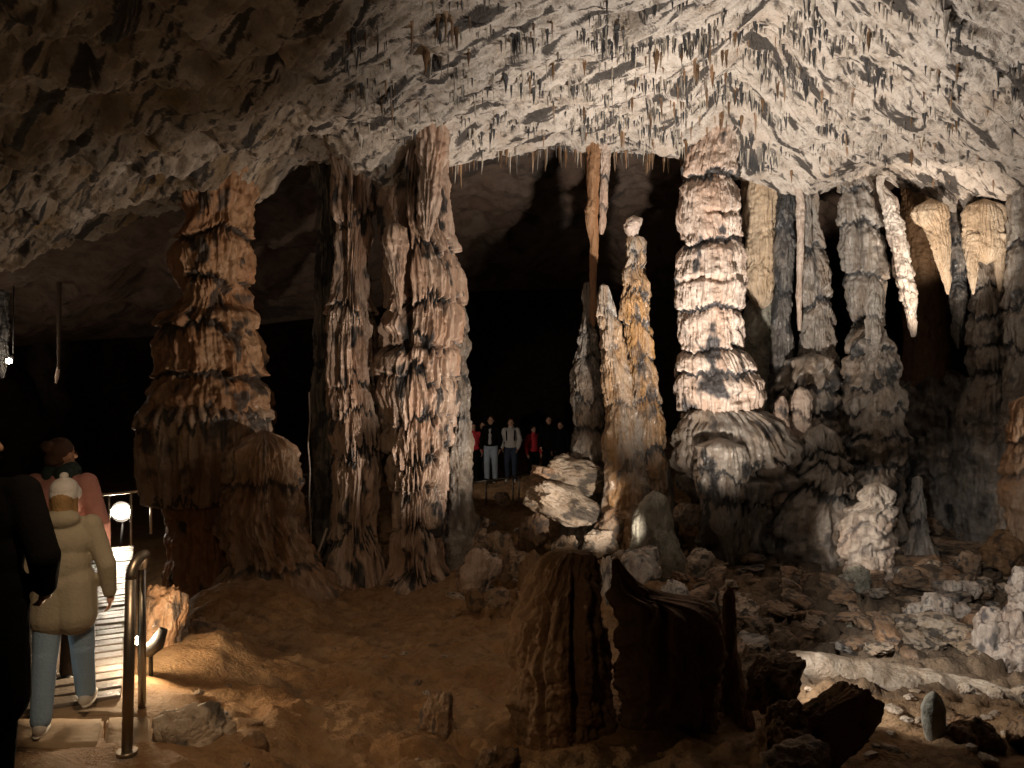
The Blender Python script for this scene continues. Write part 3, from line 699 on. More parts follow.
# loose rubble: individual stones
rs = np.random.RandomState(5)
var = [rock_mesh('rubble_stone', (1, .75, [.30, .42, .60][i % 3]), 500+i, 5, 11, .22, 0, ['rubble', 'rubble', 'boulder', 'rubble', 'grey'][i % 5], .95, .08) for i in range(14)]
varp = [rock_mesh('rubble_stone', (1, .8, .5), 540+i, 4, 8, .2, .1, 'boulder', .3, .02) for i in range(5)]
def scatter_stone(px, py, size, meshes, label, group, name='rubble_stone'):
    # walk down the view ray to the floor so stones lie on the ground
    Y = 4.0; lo = None
    for Y in np.arange(3.8, 18, .06):
        if CAMZ+(384-py)/F*Y < gzc(( px-512)/F*Y, Y): break
    else: return None
    x = (px-512)/F*Y
    if not meshes: return None
    o = bpy.data.objects.new(name, meshes[rs.randint(len(meshes))]); COL.objects.link(o)
    o.scale = (size, size*rs.uniform(.8, 1.1), size*rs.uniform(.7, 1.1))
    o.location = (x, Y, gz(x, Y)+size*.10); o.rotation_euler = (rs.uniform(-.2, .2), rs.uniform(-.2, .2), rs.uniform(0, 6.28))
    tag(o, label, 'stone', group); return o
for k in range(185):
    px = rs.uniform(690, 1030); py = 520+(rs.uniform(0, 1)**.8)*135
    Yq = 1.9*F/(py-384)
    scatter_stone(px, py, rs.uniform(.06, .26)*(.6+Yq/14), var, 'loose flat brown-grey stone in the rubble on the right-hand floor', 'loose stones of the right-hand rubble')
for k in range(24):
    scatter_stone(rs.uniform(560, 700), rs.uniform(535, 590), rs.uniform(.06, .18), var, 'loose brown stone around the foot of the central pile', 'loose stones at the central pile')
for k in range(34):
    scatter_stone(rs.uniform(800, 1020), rs.uniform(690, 765), rs.uniform(.02, .07), varp, 'small pale stone on the lit floor at lower right', 'small pale stones at lower right')
for k in range(26):
    scatter_stone(rs.uniform(170, 500), rs.uniform(610, 765), rs.uniform(.015, .05), var, 'small brown stone on the ochre mud floor', 'small stones on the mud floor')
for k in range(24):
    scatter_stone(rs.uniform(450, 540), rs.uniform(520, 610), rs.uniform(.06, .16), var, 'loose brown stone left of the central pile', 'loose stones left of the central pile')

# ------------------------------------------------------------------ small stalactites on the ceiling
def straw_mesh(seed, ratio):
    r = np.random.RandomState(seed); n = 14; m = 8
    t = np.linspace(0, 1, n); rad = ratio*(1-t)**.75*(1+.18*np.sin(t*9+seed))+.004
    rad[0] *= 1.6
    th = np.arange(m)/m*2*PI
    T, S = np.meshgrid(th, t)
    bend = r.uniform(-.06, .06)
    X = rad[:, None]*np.cos(T)+bend*S**2; Y_ = rad[:, None]*np.sin(T); Z = -S+.0*T
    me = mesh_from('stalactite', np.stack([X, Y_, Z], -1).reshape(-1, 3), grid_faces(n, m, True), {'crust': .1+.3*r.uniform()+0*X})
    me.materials.append([M['grey'], M['straw'], M['brown'], M['stump']][seed % 4])
    return me
sv = [straw_mesh(i, [.04, .055, .075, .11][i % 4]) for i in range(12)]
def ceil_hit(px, py):
    Yr = np.arange(5.0, 12.25, .04); xr = (px-512)/F*Yr; zr = CAMZ+(384-py)/F*Yr
    zc = ceil_z(xr, Yr)
    h = np.nonzero(zr > zc)[0]
    if len(h) == 0: return None
    return xr[h[0]], Yr[h[0]]
def hang(px, py, L, label, group):
    h = ceil_hit(px, py)
    if h is None: return
    x, y = h; z = float(ceil_z(np.array([x]), np.array([y]))[0])
    if any(abs(x-p.x) < .5 and abs(y-p.y) < .6 for p in PITS): return
    o = bpy.data.objects.new('stalactite', sv[rs.randint(12)]); COL.objects.link(o)
    o.location = (x, y, z+.04); s = L; o.scale = (s*rs.uniform(.7, 1.2),)*2+(s,); o.rotation_euler = (0, 0, rs.uniform(0, 6))
    tag(o, label, 'stalactite', group)
for k in range(150):
    px = rs.normal(690, 60); py = rs.uniform(30, 145)
    hang(px, py, rs.uniform(.10, .30), 'small thin stalactite in the crowded pale patch above the great column', 'small stalactites above the great column')
for k in range(60):
    hang(rs.uniform(790, 1010), rs.uniform(60, 190), rs.uniform(.08, .25), 'small stalactite on the grey ceiling at upper right', 'small stalactites at upper right')
for k in range(60):
    hang(rs.uniform(340, 600), rs.uniform(15, 135), rs.uniform(.10, .34), 'scattered dark stalactite on the pale ceiling left of centre', 'scattered stalactites left of centre')
# fringe on the lip
n_ = 0
for k in range(110):
    px = rs.uniform(400, 700); x = (px-512)/F*12.1
    y = 12.05+rs.uniform(-.1, .12); z = float(ceil_z(np.array([x]), np.array([min(y, 12.3)]))[0])
    o = bpy.data.objects.new('stalactite', sv[rs.randint(12)]); COL.objects.link(o)
    L = rs.uniform(.12, .42); o.scale = (L*.8, L*.8, L); o.location = (x, y, z+.05)
    tag(o, 'short stalactite in the fringe along the ceiling edge over the dark cave mouth', 'stalactite', 'fringe of stalactites on the ceiling edge')
# the uncountable rest, one object
def straws():
    N = 5200; V = []; Fs = []; off = 0; m = 5
    px = np.where(rs.rand(N) < .6, rs.normal(690, 90, N), rs.uniform(330, 1020, N)); py = rs.uniform(0, 160, N)
    th = np.arange(m)/m*2*PI
    # invert onto the roof by a fixed number of secant steps
    Y_ = np.full(N, 9.0)
    for it in range(30):
        x = (px-512)/F*Y_; z = ceil_z(x, Y_, False); Yn = (z-CAMZ)/np.maximum((384-py)/F, .05); Y_ = .5*Y_+.5*np.clip(Yn, 5.5, 12.2)
    x = (px-512)/F*Y_; dens = fbm(x*1.3, (Y_-.5*x)*2.2, 0*x, 3, 601)
    keep = dens > .06
    x = x[keep]; y = Y_[keep]; z = ceil_z(x, y)+.03; n = len(x)
    L = rs.uniform(.035, .15, n)*(1+1.2*np.maximum(0, dens[keep])); r = L*rs.uniform(.07, .16, n)
    prof = [(0, 1.5), (.15, .9), (.6, .55), (1, .08)]
    V = np.zeros((n, len(prof), m, 3))
    for i, (t, q) in enumerate(prof):
        V[:, i, :, 0] = x[:, None]+r[:, None]*q*np.cos(th); V[:, i, :, 1] = y[:, None]+r[:, None]*q*np.sin(th); V[:, i, :, 2] = (z-L*t)[:, None]
    g = grid_faces(len(prof), m, True)
    Fq = (g[None]+(np.arange(n)*len(prof)*m)[:, None, None]).reshape(-1, 4)
    me = mesh_from('stalactites', V.reshape(-1, 3), Fq, {'crust': np.repeat(rs.uniform(0, 1.3, n), len(prof)*m)})
    tag(link('stalactite_fuzz', me, M['straw']), 'countless tiny straw stalactites bristling over the pale ceiling', 'stalactites', None, 'stuff')
straws()

# ------------------------------------------------------------------ metalwork, path
def tube_mesh(name, pts, r, m=14, close=True):
    pts = [Vector(p) for p in pts]; V = []; n = len(pts)
    for i, p in enumerate(pts):
        d = ((pts[min(i+1, n-1)]-pts[max(i-1, 0)])).normalized()
        a = d.orthogonal().normalized() if i == 0 else (a-d*a.dot(d)).normalized()
        b = d.cross(a)
        rr = r if not isinstance(r, (list, tuple)) else r[i]
        for k in range(m):
            t = k/m*2*PI; V.append(p+a*math.cos(t)*rr+b*math.sin(t)*rr)
    Fc = grid_faces(n, m, True).tolist()
    me = bpy.data.meshes.new(name)
    Fc.append(list(range(m))[::-1]); Fc.append(list(range((n-1)*m, n*m)))
    me.from_pydata([tuple(v) for v in V], [], Fc); me.update()
    for p in me.polygons: p.use_smooth = len(p.vertices) == 4
    return me

def rel(root, pts): return [Vector(p)-Vector(root.location) for p in pts]

def path_z(Y): return -.12-.2*max(0, (Y-3.5))/1.2*.35-.045*max(0, Y-4.5)
def pathpt(t, side):
    """t 0..1 along the boardwalk from its near to its far end; side 0 = right edge, 1 = left edge"""
    a = P(121, 694, 4.75); b = P(134, 545, 12.0)
    p = a.lerp(b, t); d = (b-a); n = Vector((-d.y, d.x, 0)).normalized()
    return p+n*side*1.15
# boardwalk
bw = empty('boardwalk', pathpt(0, 0)); tag(bw, 'wet slatted wooden walkway leading away into the dark at left', 'walkway')
NP = 40
for i in range(NP):
    t0 = i/NP; t1 = (i+.80)/NP
    q = [pathpt(t0, 0), pathpt(t1, 0), pathpt(t1, 1), pathpt(t0, 1)]
    j = random.uniform(-.02, .02); h = random.uniform(-.006, .006)
    bm = bmesh.new(); dn = Vector((0, 0, .045)); top = []
    for c_, s in zip(q, (-1, -1, 1, 1)):
        top.append(bm.verts.new(c_+Vector((0, 0, h+random.uniform(-.003, .003)))-Vector(bw.location)))
    low = [bm.verts.new(v.co-dn) for v in top]
    bm.faces.new(top); bm.faces.new(low[::-1])
    for a_ in range(4): bm.faces.new([top[a_], low[a_], low[(a_+1) % 4], top[(a_+1) % 4]])
    bmesh.ops.recalc_face_normals(bm, faces=bm.faces)
    bmesh.ops.bevel(bm, geom=bm.edges[:], offset=.006, segments=1, affect='EDGES')
    me = bpy.data.meshes.new('plank'); bm.to_mesh(me); bm.free(); link('plank', me, M['wood'], bw)
for s in (.08, .92):
    link('bearer', tube_mesh('bearer', rel(bw, [pathpt(0, s)-Vector((0, 0, .09)), pathpt(1, s)-Vector((0, 0, .09))]), .045, 4), M['wood'], bw)
for t in (.12, .45, .8):
    for s in (.08, .92):
        p = pathpt(t, s); link('support_post', tube_mesh('post', rel(bw, [p-Vector((0, 0, .1)), Vector((p.x, p.y, min(gz(p.x, p.y), p.z-.2)-.1))]), .05, 8), M['wood'], bw)
# stone slabs of the near path
def slab(label, corners, seed):
    bm = bmesh.new(); top = [bm.verts.new(c) for c in corners]; f = bm.faces.new(top)
    r = bmesh.ops.extrude_face_region(bm, geom=[f]); 
    for v in [g for g in r['geom'] if isinstance(g, bmesh.types.BMVert)]: v.co.z -= .35
    bmesh.ops.recalc_face_normals(bm, faces=bm.faces)
    bmesh.ops.bevel(bm, geom=[e for e in bm.edges], offset=.012, segments=2, affect='EDGES')
    bmesh.ops.subdivide_edges(bm, edges=bm.edges[:], cuts=3, use_grid_fill=True)
    for v in bm.verts:
        c = noise(np.array([v.co.x*5]), np.array([v.co.y*5]), np.array([v.co.z*5+seed]), seed)[0]; v.co.z += float(c)*.03
    for v in bm.verts: v.co.z -= .025
    c0 = sum((v.co for v in bm.verts), Vector())/len(bm.verts); c0.z = min(v.co.z for v in bm.verts)
    for v in bm.verts: v.co -= c0
    me = bpy.data.meshes.new('paving_slab'); bm.to_mesh(me); bm.free()
    for p in me.polygons: p.use_smooth = True
    o = link('paving_slab', me, M['slab'], None, c0); tag(o, label, 'paving slab')
def pz(px, py, Y): return P(px, py, Y)
slab('worn tan paving slab just before the wooden walkway', [P(24,688,4.85), P(126,690,4.82), P(140,712,4.5), P(18,712,4.5)], 1)
slab('tan paving slab under the grey-jacketed child feet', [P(16,714,4.47), P(104,714,4.47), P(98,744,4.05), P(6,744,4.05)], 2)
slab('tan paving slab carrying the near handrail post', [P(107,714,4.47), P(150,714,4.47), P(152,760,3.86), P(101,760,3.86)], 3)
slab('tan paving slab cut by the lower edge of the photo', [P(4,746,4.02), P(98,746,4.02), P(90,830,3.3), P(-20,830,3.3)], 4)
slab('tan paving slab at the bottom edge below the near handrail', [P(100,762,3.83), P(150,762,3.83), P(150,830,3.3), P(93,830,3.3)], 5)

# near handrail: an inverted U seen end-on
hr = empty('handrail', P(127, 752, 3.9)); tag(hr, 'near steel handrail with rounded end beside the paved path', 'handrail')
p0 = P(127, 752, 3.9); topz = P(133, 560, 3.9).z
p1 = P(142, 708, 4.75)
link('post', tube_mesh('post', rel(hr, [p0, p0+(Vector((.010, .02, topz-p0.z-.10)))]), .027), M['rail_dark'], hr)
pts = [p0+Vector((.010, .02, topz-p0.z-.10))]
for k in range(1, 9):
    a_ = k/8*PI/2; pts.append(Vector((p0.x+.010, p0.y+.02, topz-.10))+Vector((.02*(1-math.cos(a_)), .10*(1-math.cos(a_)), .10*math.sin(a_))))
e1 = Vector((p1.x, p1.y, P(142, 566, p1.y).z)); pts += [pts[-1].lerp(e1, .5), e1]
link('top_rail', tube_mesh('top_rail', rel(hr, pts), .027), M['rail_dark'], hr)
link('post', tube_mesh('post', rel(hr, [p1-Vector((0, 0, .05)), e1]), .024), M['steel'], hr)
link('base_plate', tube_mesh('base_plate', rel(hr, [p0-Vector((0, 0, .01)), p0+Vector((0, 0, .008))]), .05, 20), M['rail_dark'], hr)
# railing at the end of the walkway
fr = empty('handrail', P(120, 545, 12.1)); tag(fr, 'thin steel railing across the far end of the wooden walkway, around the lamp', 'handrail')
link('top_rail', tube_mesh('top_rail', rel(fr, [P(84,496,11.6), P(109,494,12.0), P(131,492,12.1), P(152,489,12.3)]), .022), M['steel'], fr)
for px, y0, y1 in ((109,494,545),(131,492,545),(151,489,530)):
    link('post', tube_mesh('post', rel(fr, [P(px, y0, 12.1), P(px, y1+4, 12.1)]), .018), M['steel'], fr)
# lamp
lp = empty('path_lamp', P(120, 540, 12.6)); tag(lp, 'glowing round floodlight shining behind the far railing of the walkway', 'lamp')
bm = bmesh.new(); bmesh.ops.create_uvsphere(bm, u_segments=24, v_segments=12, radius=1)
for v in bm.verts: v.co = Vector((v.co.x*.155, v.co.y*.05, v.co.z*.115))
me = bpy.data.meshes.new('lens'); bm.to_mesh(me); bm.free()
LP = P(120.5, 512, 12.6)
o = link('lens', me, M['lens'], lp); o.location = LP-Vector(lp.location)
link('housing', tube_mesh('housing', rel(lp, [LP+Vector((0, .02, 0)), LP+Vector((0, .12, 0)), LP+Vector((0, .2, 0))]), [.17, .15, .09], 20), M['housing'], lp)
link('bracket', tube_mesh('bracket', rel(lp, [LP+Vector((0, .1, -.1)), P(120, 552, 12.7)]), .02), M['housing'], lp)
# second lamp, upper left, far away among lit stone
l2 = empty('wall_lamp', P(9, 361, 15)); tag(l2, 'tiny bright lamp glaring at the left edge under the low ceiling', 'lamp')
bm = bmesh.new(); bmesh.ops.create_uvsphere(bm, u_segments=16, v_segments=10, radius=.055)
me = bpy.data.meshes.new('bulb'); bm.to_mesh(me); bm.free(); link('bulb', me, M['lens'], l2)
link('cable', tube_mesh('cable', [Vector((0, .12, .1)), Vector((0, .14, 1.5))], .012, 8), M['housing'], l2)
link('holder', tube_mesh('holder', [Vector((0, .03, .02)), Vector((0, .12, .1))], .04, 12), M['housing'], l2)
column('stalactite', 'small lit stone fang beside the tiny lamp at the left edge', 'stalactite', 15.3, [(345,-4,8),(360,-3,7),(378,0,4)], None, 'grey', up=1.3, base_crust=.6, seed=61, crust=.1, res=.012)
sl = empty('stalactite', P(58, 330, 15.3)); tag(sl, 'thin stalactite coloured dark as if unlit, pale as if lit at the tip, hanging right of the tiny lamp', 'stalactite')
column('stem', None, None, 15.3, [(330,57,61),(364,57,60),(369,57,60)], None, 'stump', up=1.0, parent=sl, seed=62, crust=1., base_crust=.8, res=.012, fa=.005, lump=.005)  # dark stem reads as unlit, pale tip as lit; both by colour
column('tip', 'tip coloured pale as if lit', None, 15.3, [(367,57,60),(376,55,59),(383,55,57)], None, 'pale', parent=sl, seed=63, crust=.1, res=.01, fa=.005, lump=.005)
# railing seen in the gap between mound and second column
gr = empty('handrail', P(300, 520, 15)); tag(gr, 'faint grey railing in the dark gap left of the second column', 'handrail')
for y_ in (474, 496):
    link('rail', tube_mesh('rail', rel(gr, [P(270, y_+2, 15.2), P(318, y_, 15)]), .02), M['steel'], gr)
for x_ in (276, 296):
    link('post', tube_mesh('post', rel(gr, [P(x_, 474, 15.1), P(x_, 530, 15.1)]), .02), M['steel'], gr)
# pale strips: lit rock edges drawn as tubes, and one calcite streak
def vein(label, pts, r, Y):
    p = [P(a, b, Y) for a, b in pts]; root = p[-1]
    me = tube_mesh('calcite_or_lit_edge', [q-root for q in p], r, 8); me.attributes.new('crust', 'FLOAT', 'POINT')
    o = link('calcite_or_lit_edge', me, M['white'], None, root); tag(o, label, 'calcite vein')
vein('long thin pale strip drawn as the lit edge of a column in the dark gap left of the second column', [(309,392),(310,420),(308,445),(310,470),(309,500),(311,530),(310,552),(308,562)], .012, 11.55)  # pale tube put in for light catching a column edge
vein('short white forked calcite streak at the foot of the dark gap', [(327,528),(323,540),(318,552),(314,562)], .02, 11.3)
vein('white squiggle drawn as the lit edge on the left side of the narrow foreground shard', [(718,592),(717,602),(720,612),(716,622),(721,634),(717,640)], .010, 5.25)  # backlight on the rock edge, put in as a white tube
# far railing before the distant visitors
fr2 = empty('handrail', P(520, 506, 18)); tag(fr2, 'thin railing in front of the distant visitors at the cave mouth', 'handrail')
link('top_rail', tube_mesh('top_rail', rel(fr2, [P(466,483,18), P(495,480,18), P(521,475,18)]), .022), M['steel'], fr2)
for x_, y_ in ((486,481),(513,476),(519,475)):
    link('post', tube_mesh('post', rel(fr2, [P(x_, y_, 18), P(x_, y_+30, 18)]), .02), M['steel'], fr2)
# floodlight hidden behind the stumps
fl = empty('floodlight', P(684, 660, 6.6)); tag(fl, 'bright floodlight half hidden in the gap of the right foreground stump', 'lamp')

# ------------------------------------------------------------------ people
def add_cap(bm, a, ra, b, rb, m=14):
    a = Vector(a); b = Vector(b); d = b-a; L = d.length; d = d.normalized() if L > 1e-6 else Vector((0, 0, 1))
    u = d.orthogonal().normalized(); w = d.cross(u); rings = []
    for k in range(5): t = -PI/2+k/5*PI/2+.12; rings.append((a+d*math.sin(t)*ra, ra*math.cos(t)))
    rings += [(a, ra), (b, rb)]
    for k in range(1, 6): t = k/5*PI/2-.12; rings.append((b+d*math.sin(t)*rb, rb*math.cos(t)))
    prev = None; first = None
    for c_, r in rings:
        ring = [bm.verts.new(c_+u*math.cos(j/m*2*PI)*r+w*math.sin(j/m*2*PI)*r) for j in range(m)]
        if prev:
            for j in range(m): bm.faces.new([prev[j], prev[(j+1) % m], ring[(j+1) % m], ring[j]])
        else: first = ring
        prev = ring
    bm.faces.new(first[::-1]); bm.faces.new(prev)

def add_ell(bm, c_, r, rot=None):
    mt = Matrix.Translation(Vector(c_)) @ (rot.to_matrix().to_4x4() if rot else Matrix()) @ Matrix.Diagonal((*r, 1))
    bmesh.ops.create_uvsphere(bm, u_segments=20, v_segments=14, radius=1, matrix=mt)

def blob(name, prims, voxel, mat, parent, smooth=5, label=None, cut=None):
    bm = bmesh.new()
    for p in prims:
        if p[0] == 'c': add_cap(bm, *p[1:])
        else: add_ell(bm, *p[1:])
    bmesh.ops.recalc_face_normals(bm, faces=bm.faces)
    me = bpy.data.meshes.new('tmp'); bm.to_mesh(me); bm.free()
    t = bpy.data.objects.new('tmp', me); COL.objects.link(t)
    r = t.modifiers.new('r', 'REMESH'); r.mode = 'VOXEL'; r.voxel_size = voxel; r.use_smooth_shade = True
    s = t.modifiers.new('s', 'SMOOTH'); s.factor = .5; s.iterations = smooth
    dg = bpy.context.evaluated_depsgraph_get(); nm = bpy.data.meshes.new_from_object(t.evaluated_get(dg)); nm.name = name
    bpy.data.objects.remove(t); bpy.data.meshes.remove(me)
    for p in nm.polygons: p.use_smooth = True
    nm.materials.clear()
    o = link(name, nm, mat, parent)
    if label: o['label'] = label
    return o

def person(label, loc, height, heading, top, legs, shoe, hair, hairlen=.0, arms=None, stride=0, coat=0., hood=None, hat=None, collar=None, vox=.009, slim=1., pack=None, lean=0, inner=None, hairstyle='short', headturn=0):
    s = height/1.70
    root = empty('person', loc, heading); tag(root, label, 'person')
    V3 = lambda x, y, z: (x*s, y*s, z*s)
    w = slim
    # joints
    hips = [(-.09*w, 0, .90), (.09*w, 0, .90)]
    kn = [(-.10, .10*stride+.03, .49), (.10, -.06*stride+.03, .49)]
    an = [(-.10, .17*stride-.02, .09), (.10, -.22*stride-.02, .09+.05*abs(stride))]
    sh = [(-.175*w, lean, 1.38), (.175*w, lean, 1.38)]
    if arms is None: arms = [((-.25, .0, 1.10), (-.25, .06, .86)), ((.25, .0, 1.10), (.25, .06, .86))]
    hd = Vector((0, lean*1.3+.02, 1.575))
    B = []
    c = lambda a, ra, b, rb: B.append(('c', V3(*a), ra*s, V3(*b), rb*s))
    e = lambda p_, r_, rot=None: B.append(('e', V3(*p_), tuple(q*s for q in r_), rot))
    e((0, 0, .93), (.155*w, .11, .13)); e((0, lean*.4, 1.10), (.135*w, .10, .17)); e((0, lean*.8, 1.28), (.165*w, .11, .16))
    c((0, lean, 1.40), .058, (hd.x, hd.y-.01, 1.50), .052)
    R = Matrix.Rotation(headturn, 3, 'Z')
    def H(x, y, z): v = R @ Vector((x, y, z)); return (hd.x+v.x, hd.y+v.y, hd.z+v.z)
    e(H(0, -.005, .02), (.076, .092, .095)); e(H(0, .02, -.035), (.058, .068, .072))
    c(H(0, .088, .012), .010, H(0, .104, -.018), .014)                   # nose
    for sx in (-1, 1): e(H(sx*.078, -.002, -.004), (.012, .020, .030))   # ears
    for i in (0, 1):
        c(hips[i], .088*w, kn[i], .056); c(kn[i], .055, an[i], .038); c((kn[i][0], kn[i][1]*.7+an[i][1]*.3-.008, kn[i][2]-.12), .040, (an[i][0], an[i][1], an[i][2]+.15), .036)
        c((an[i][0], an[i][1]-.03, an[i][2]-.045), .034, (an[i][0]*1.15, an[i][1]+.13, an[i][2]-.055), .028)
        el, wr = arms[i]; c(sh[i], .056, el, .042); c(el, .040, wr, .027)
        # hand: palm, four bent fingers, thumb from the side of the palm
        d = (Vector(wr)-Vector(el)).normalized(); sx = -1 if i == 0 else 1
        side = Vector((0, 1, 0)); side = (side-d*side.dot(d)).normalized(); nrm = d.cross(side).normalized()
        if nrm.x*sx > 0: nrm = -nrm
        wv = Vector(wr); pc = wv+d*.05
        c(tuple(wv), .026, tuple(pc), .026); c(tuple(pc+side*.02), .017, tuple(pc-side*.022), .017); c(tuple(wv+d*.03+side*.015), .018, tuple(wv+d*.075+side*.015), .014)
        for j, (o_, ln) in enumerate(((.030, .070), (.011, .080), (-.009, .074), (-.028, .058))):
            k0 = wv+d*.078+side*o_; k1 = k0+d*ln*.5+nrm*.012; k2 = k1+d*ln*.3+nrm*.026
            c(tuple(k0-d*.02), .0105, tuple(k1), .009); c(tuple(k1), .009, tuple(k2), .0075)
        t0 = wv+d*.03+side*.028; t1 = t0+d*.028+side*.026+nrm*.008; t2 = t1+d*.030+side*.006+nrm*.01
        c(tuple(t0), .012, tuple(t1), .0105); c(tuple(t1), .0105, tuple(t2), .009)
    body = blob('body', B, vox*.75*s if vox < .01 else vox*s, M['skin'], root, 2)
    for sx in (-1, 1):
        blob('eye', [('e', V3(*H(sx*.030, .080, .012)), (.012*s, .008*s, .008*s), None)], .003, M['eye'], root, 1)
    blob('mouth', [('e', V3(*H(0, .084, -.055)), (.022*s, .006*s, .007*s), None)], .003, M['lip'], root, 1)
    # trousers
    T = []
    T.append(('e', V3(0, 0, .93), (.172*w*s, .128*s, .13*s), None))
    for i in (0, 1):
        T.append(('c', V3(*hips[i]), .100*w*s, V3(*kn[i]), .082*s)); T.append(('c', V3(kn[i][0], kn[i][1]-.012, kn[i][2]), .080*s, V3(an[i][0], an[i][1], an[i][2]+.01), .068*s))
    blob('trousers', T, .012*s, legs, root, 3)
    for i in (0, 1):
        q = an[i]; S = [('c', V3(q[0], q[1]-.04, q[2]-.04), .044*s, V3(q[0]*1.1, q[1]+.05, q[2]-.042), .046*s), ('c', V3(q[0]*1.1, q[1]+.05, q[2]-.048), .044*s, V3(q[0]*1.2, q[1]+.15, q[2]-.055), .034*s)]
        sh_ = blob('shoe', S, .008*s, shoe, root, 2)
        sole = [('e', V3(q[0]*1.1, q[1]+.055, q[2]-.083), (.047*s, .145*s, .016*s), None)]
        blob('sole', sole, .006, M['sole'], sh_, 1)
    # jacket
    J = [('e', V3(0, 0, .98), (.185*w*s, .145*s, .12*s), None), ('e', V3(0, lean*.4, 1.12), (.175*w*s, .14*s, .20*s), None), ('e', V3(0, lean*.8, 1.28), (.195*w*s, .138*s, .16*s), None),
         ('c', V3(-.12*w, lean, 1.39), .055*s, V3(.12*w, lean, 1.39), .055*s)]
    if coat:
        J.append(('c', V3(-.06*w, 0, .98), .145*s, V3(-.07*w, -.01, .98-coat), .15*s)); J.append(('c', V3(.06*w, 0, .98), .145*s, V3(.07*w, -.01, .98-coat), .15*s))
    for i in (0, 1):
        el, wr = arms[i]; wv = Vector(el).lerp(Vector(wr), .93)
        J.append(('c', V3(sh[i][0]*.98, sh[i][1], sh[i][2]+.002), .073*s, V3(*el), .062*s)); J.append(('c', V3(*el), .065*s, V3(*wv), .048*s))
    if hood: J.append(('e', V3(0, lean-.07, 1.44), (.12*s, .08*s, .07*s), None))
    J.append(('c', V3(0, lean, 1.42), .082*s, V3(0, lean+.01, 1.46), .075*s))
    blob('jacket', J, .011*s, top, root, 3)
    if inner is not None:
        blob('shirt_front', [('c', V3(0, .098, 1.0), .055*s, V3(0, lean*.8+.088, 1.34), .05*s)], .01*s, inner, root, 1)
    if collar is not None:
        blob('scarf', [('c', V3(-.05, lean, 1.45), .075*s, V3(.05, lean+.02, 1.46), .075*s), ('c', V3(-.03, lean+.05, 1.45), .06*s, V3(.04, lean-.05, 1.45), .06*s)], .01*s, collar, root, 2)
    if hat is not None:
        hb = blob('hat', [('e', V3(*H(0, -.015, .062)), (.092*s, .108*s, .085*s), None), ('c', V3(*H(-.035, .02, .03)), .07*s, V3(*H(.035, .02, .03)), .07*s), ('e', V3(*H(0, -.03, .025)), (.092*s, .095*s, .07*s), None)], .007*s, hat, root, 3)
        blob('bobble', [('e', V3(*H(0, -.02, .155)), (.03*s, .03*s, .028*s), None)], .006*s, hat, hb, 1)
    if hair is not None:
        Hh = [('e', V3(*H(0, -.022, .040)), (.086*s, .095*s, .088*s), None)]
        if hairstyle == 'long':
            Hh += [('c', V3(*H(0, -.06, .0)), .075*s, V3(*H(0, -.07, -.12)), .062*s), ('c', V3(*H(-.05, -.03, 0)), .04*s, V3(*H(-.065, -.03, -.13)), .03*s), ('c', V3(*H(.05, -.03, 0)), .04*s, V3(*H(.065, -.03, -.13)), .03*s)]
        if hairstyle == 'bun':
            Hh += [('e', V3(*H(0, -.11, .07)), (.045*s, .04*s, .04*s), None), ('e', V3(*H(0, -.055, -.02)), (.07*s, .055*s, .06*s), None)]
        blob('hair', Hh, .008*s, hair, root, 2)
    if pack is not None:
        pk = blob('backpack', [('c', V3(-.06, -.19+lean, 1.32), .09*s, V3(-.06, -.19, 1.05), .10*s), ('c', V3(.06, -.19+lean, 1.32), .09*s, V3(.06, -.19, 1.05), .10*s)], .014*s, pack, root, 3)
        for sx in (-1, 1): blob('strap', [('c', V3(sx*.10, .13, 1.12), .018*s, V3(sx*.11, .13, 1.33), .018*s), ('c', V3(sx*.11, .13, 1.33), .018*s, V3(sx*.11, -.08, 1.46), .018*s)], .008, pack, pk, 1)
    return root

def cloth(n, col, rough=.8, b=.5): return plain(n, col, rough, 0, b, 60)
M['sole'] = plain('pale_sole', (.7, .65, .58), .7)
pink = cloth('pink_jacket_cloth', (.62, .30, .27)); khaki = cloth('khaki_jacket_cloth', (.42, .37, .28)); jeans = cloth('blue_denim', (.30, .44, .62)); dkjean = cloth('dark_denim', (.03, .045, .08))
black = cloth('black_cloth', (.008, .007, .007), .95); white = cloth('white_knit', (.75, .72, .70)); green = cloth('dark_green_scarf', (.03, .05, .045)); greyc = cloth('grey_cloth', (.42, .40, .40)); red = cloth('red_cloth', (.75, .05, .07)); palec = cloth('pale_jacket_cloth', (.50, .48, .45)); mjean = cloth('pale_denim', (.35, .42, .50)); brownt = cloth('brown_cloth', (.07, .045, .03))
black.node_tree.nodes['Principled BSDF'].inputs['Specular IOR Level'].default_value = .08
shoe_w = plain('white_trainer', (.62, .58, .54), .6); shoe_d = plain('dark_shoe', (.03, .03, .03), .5)

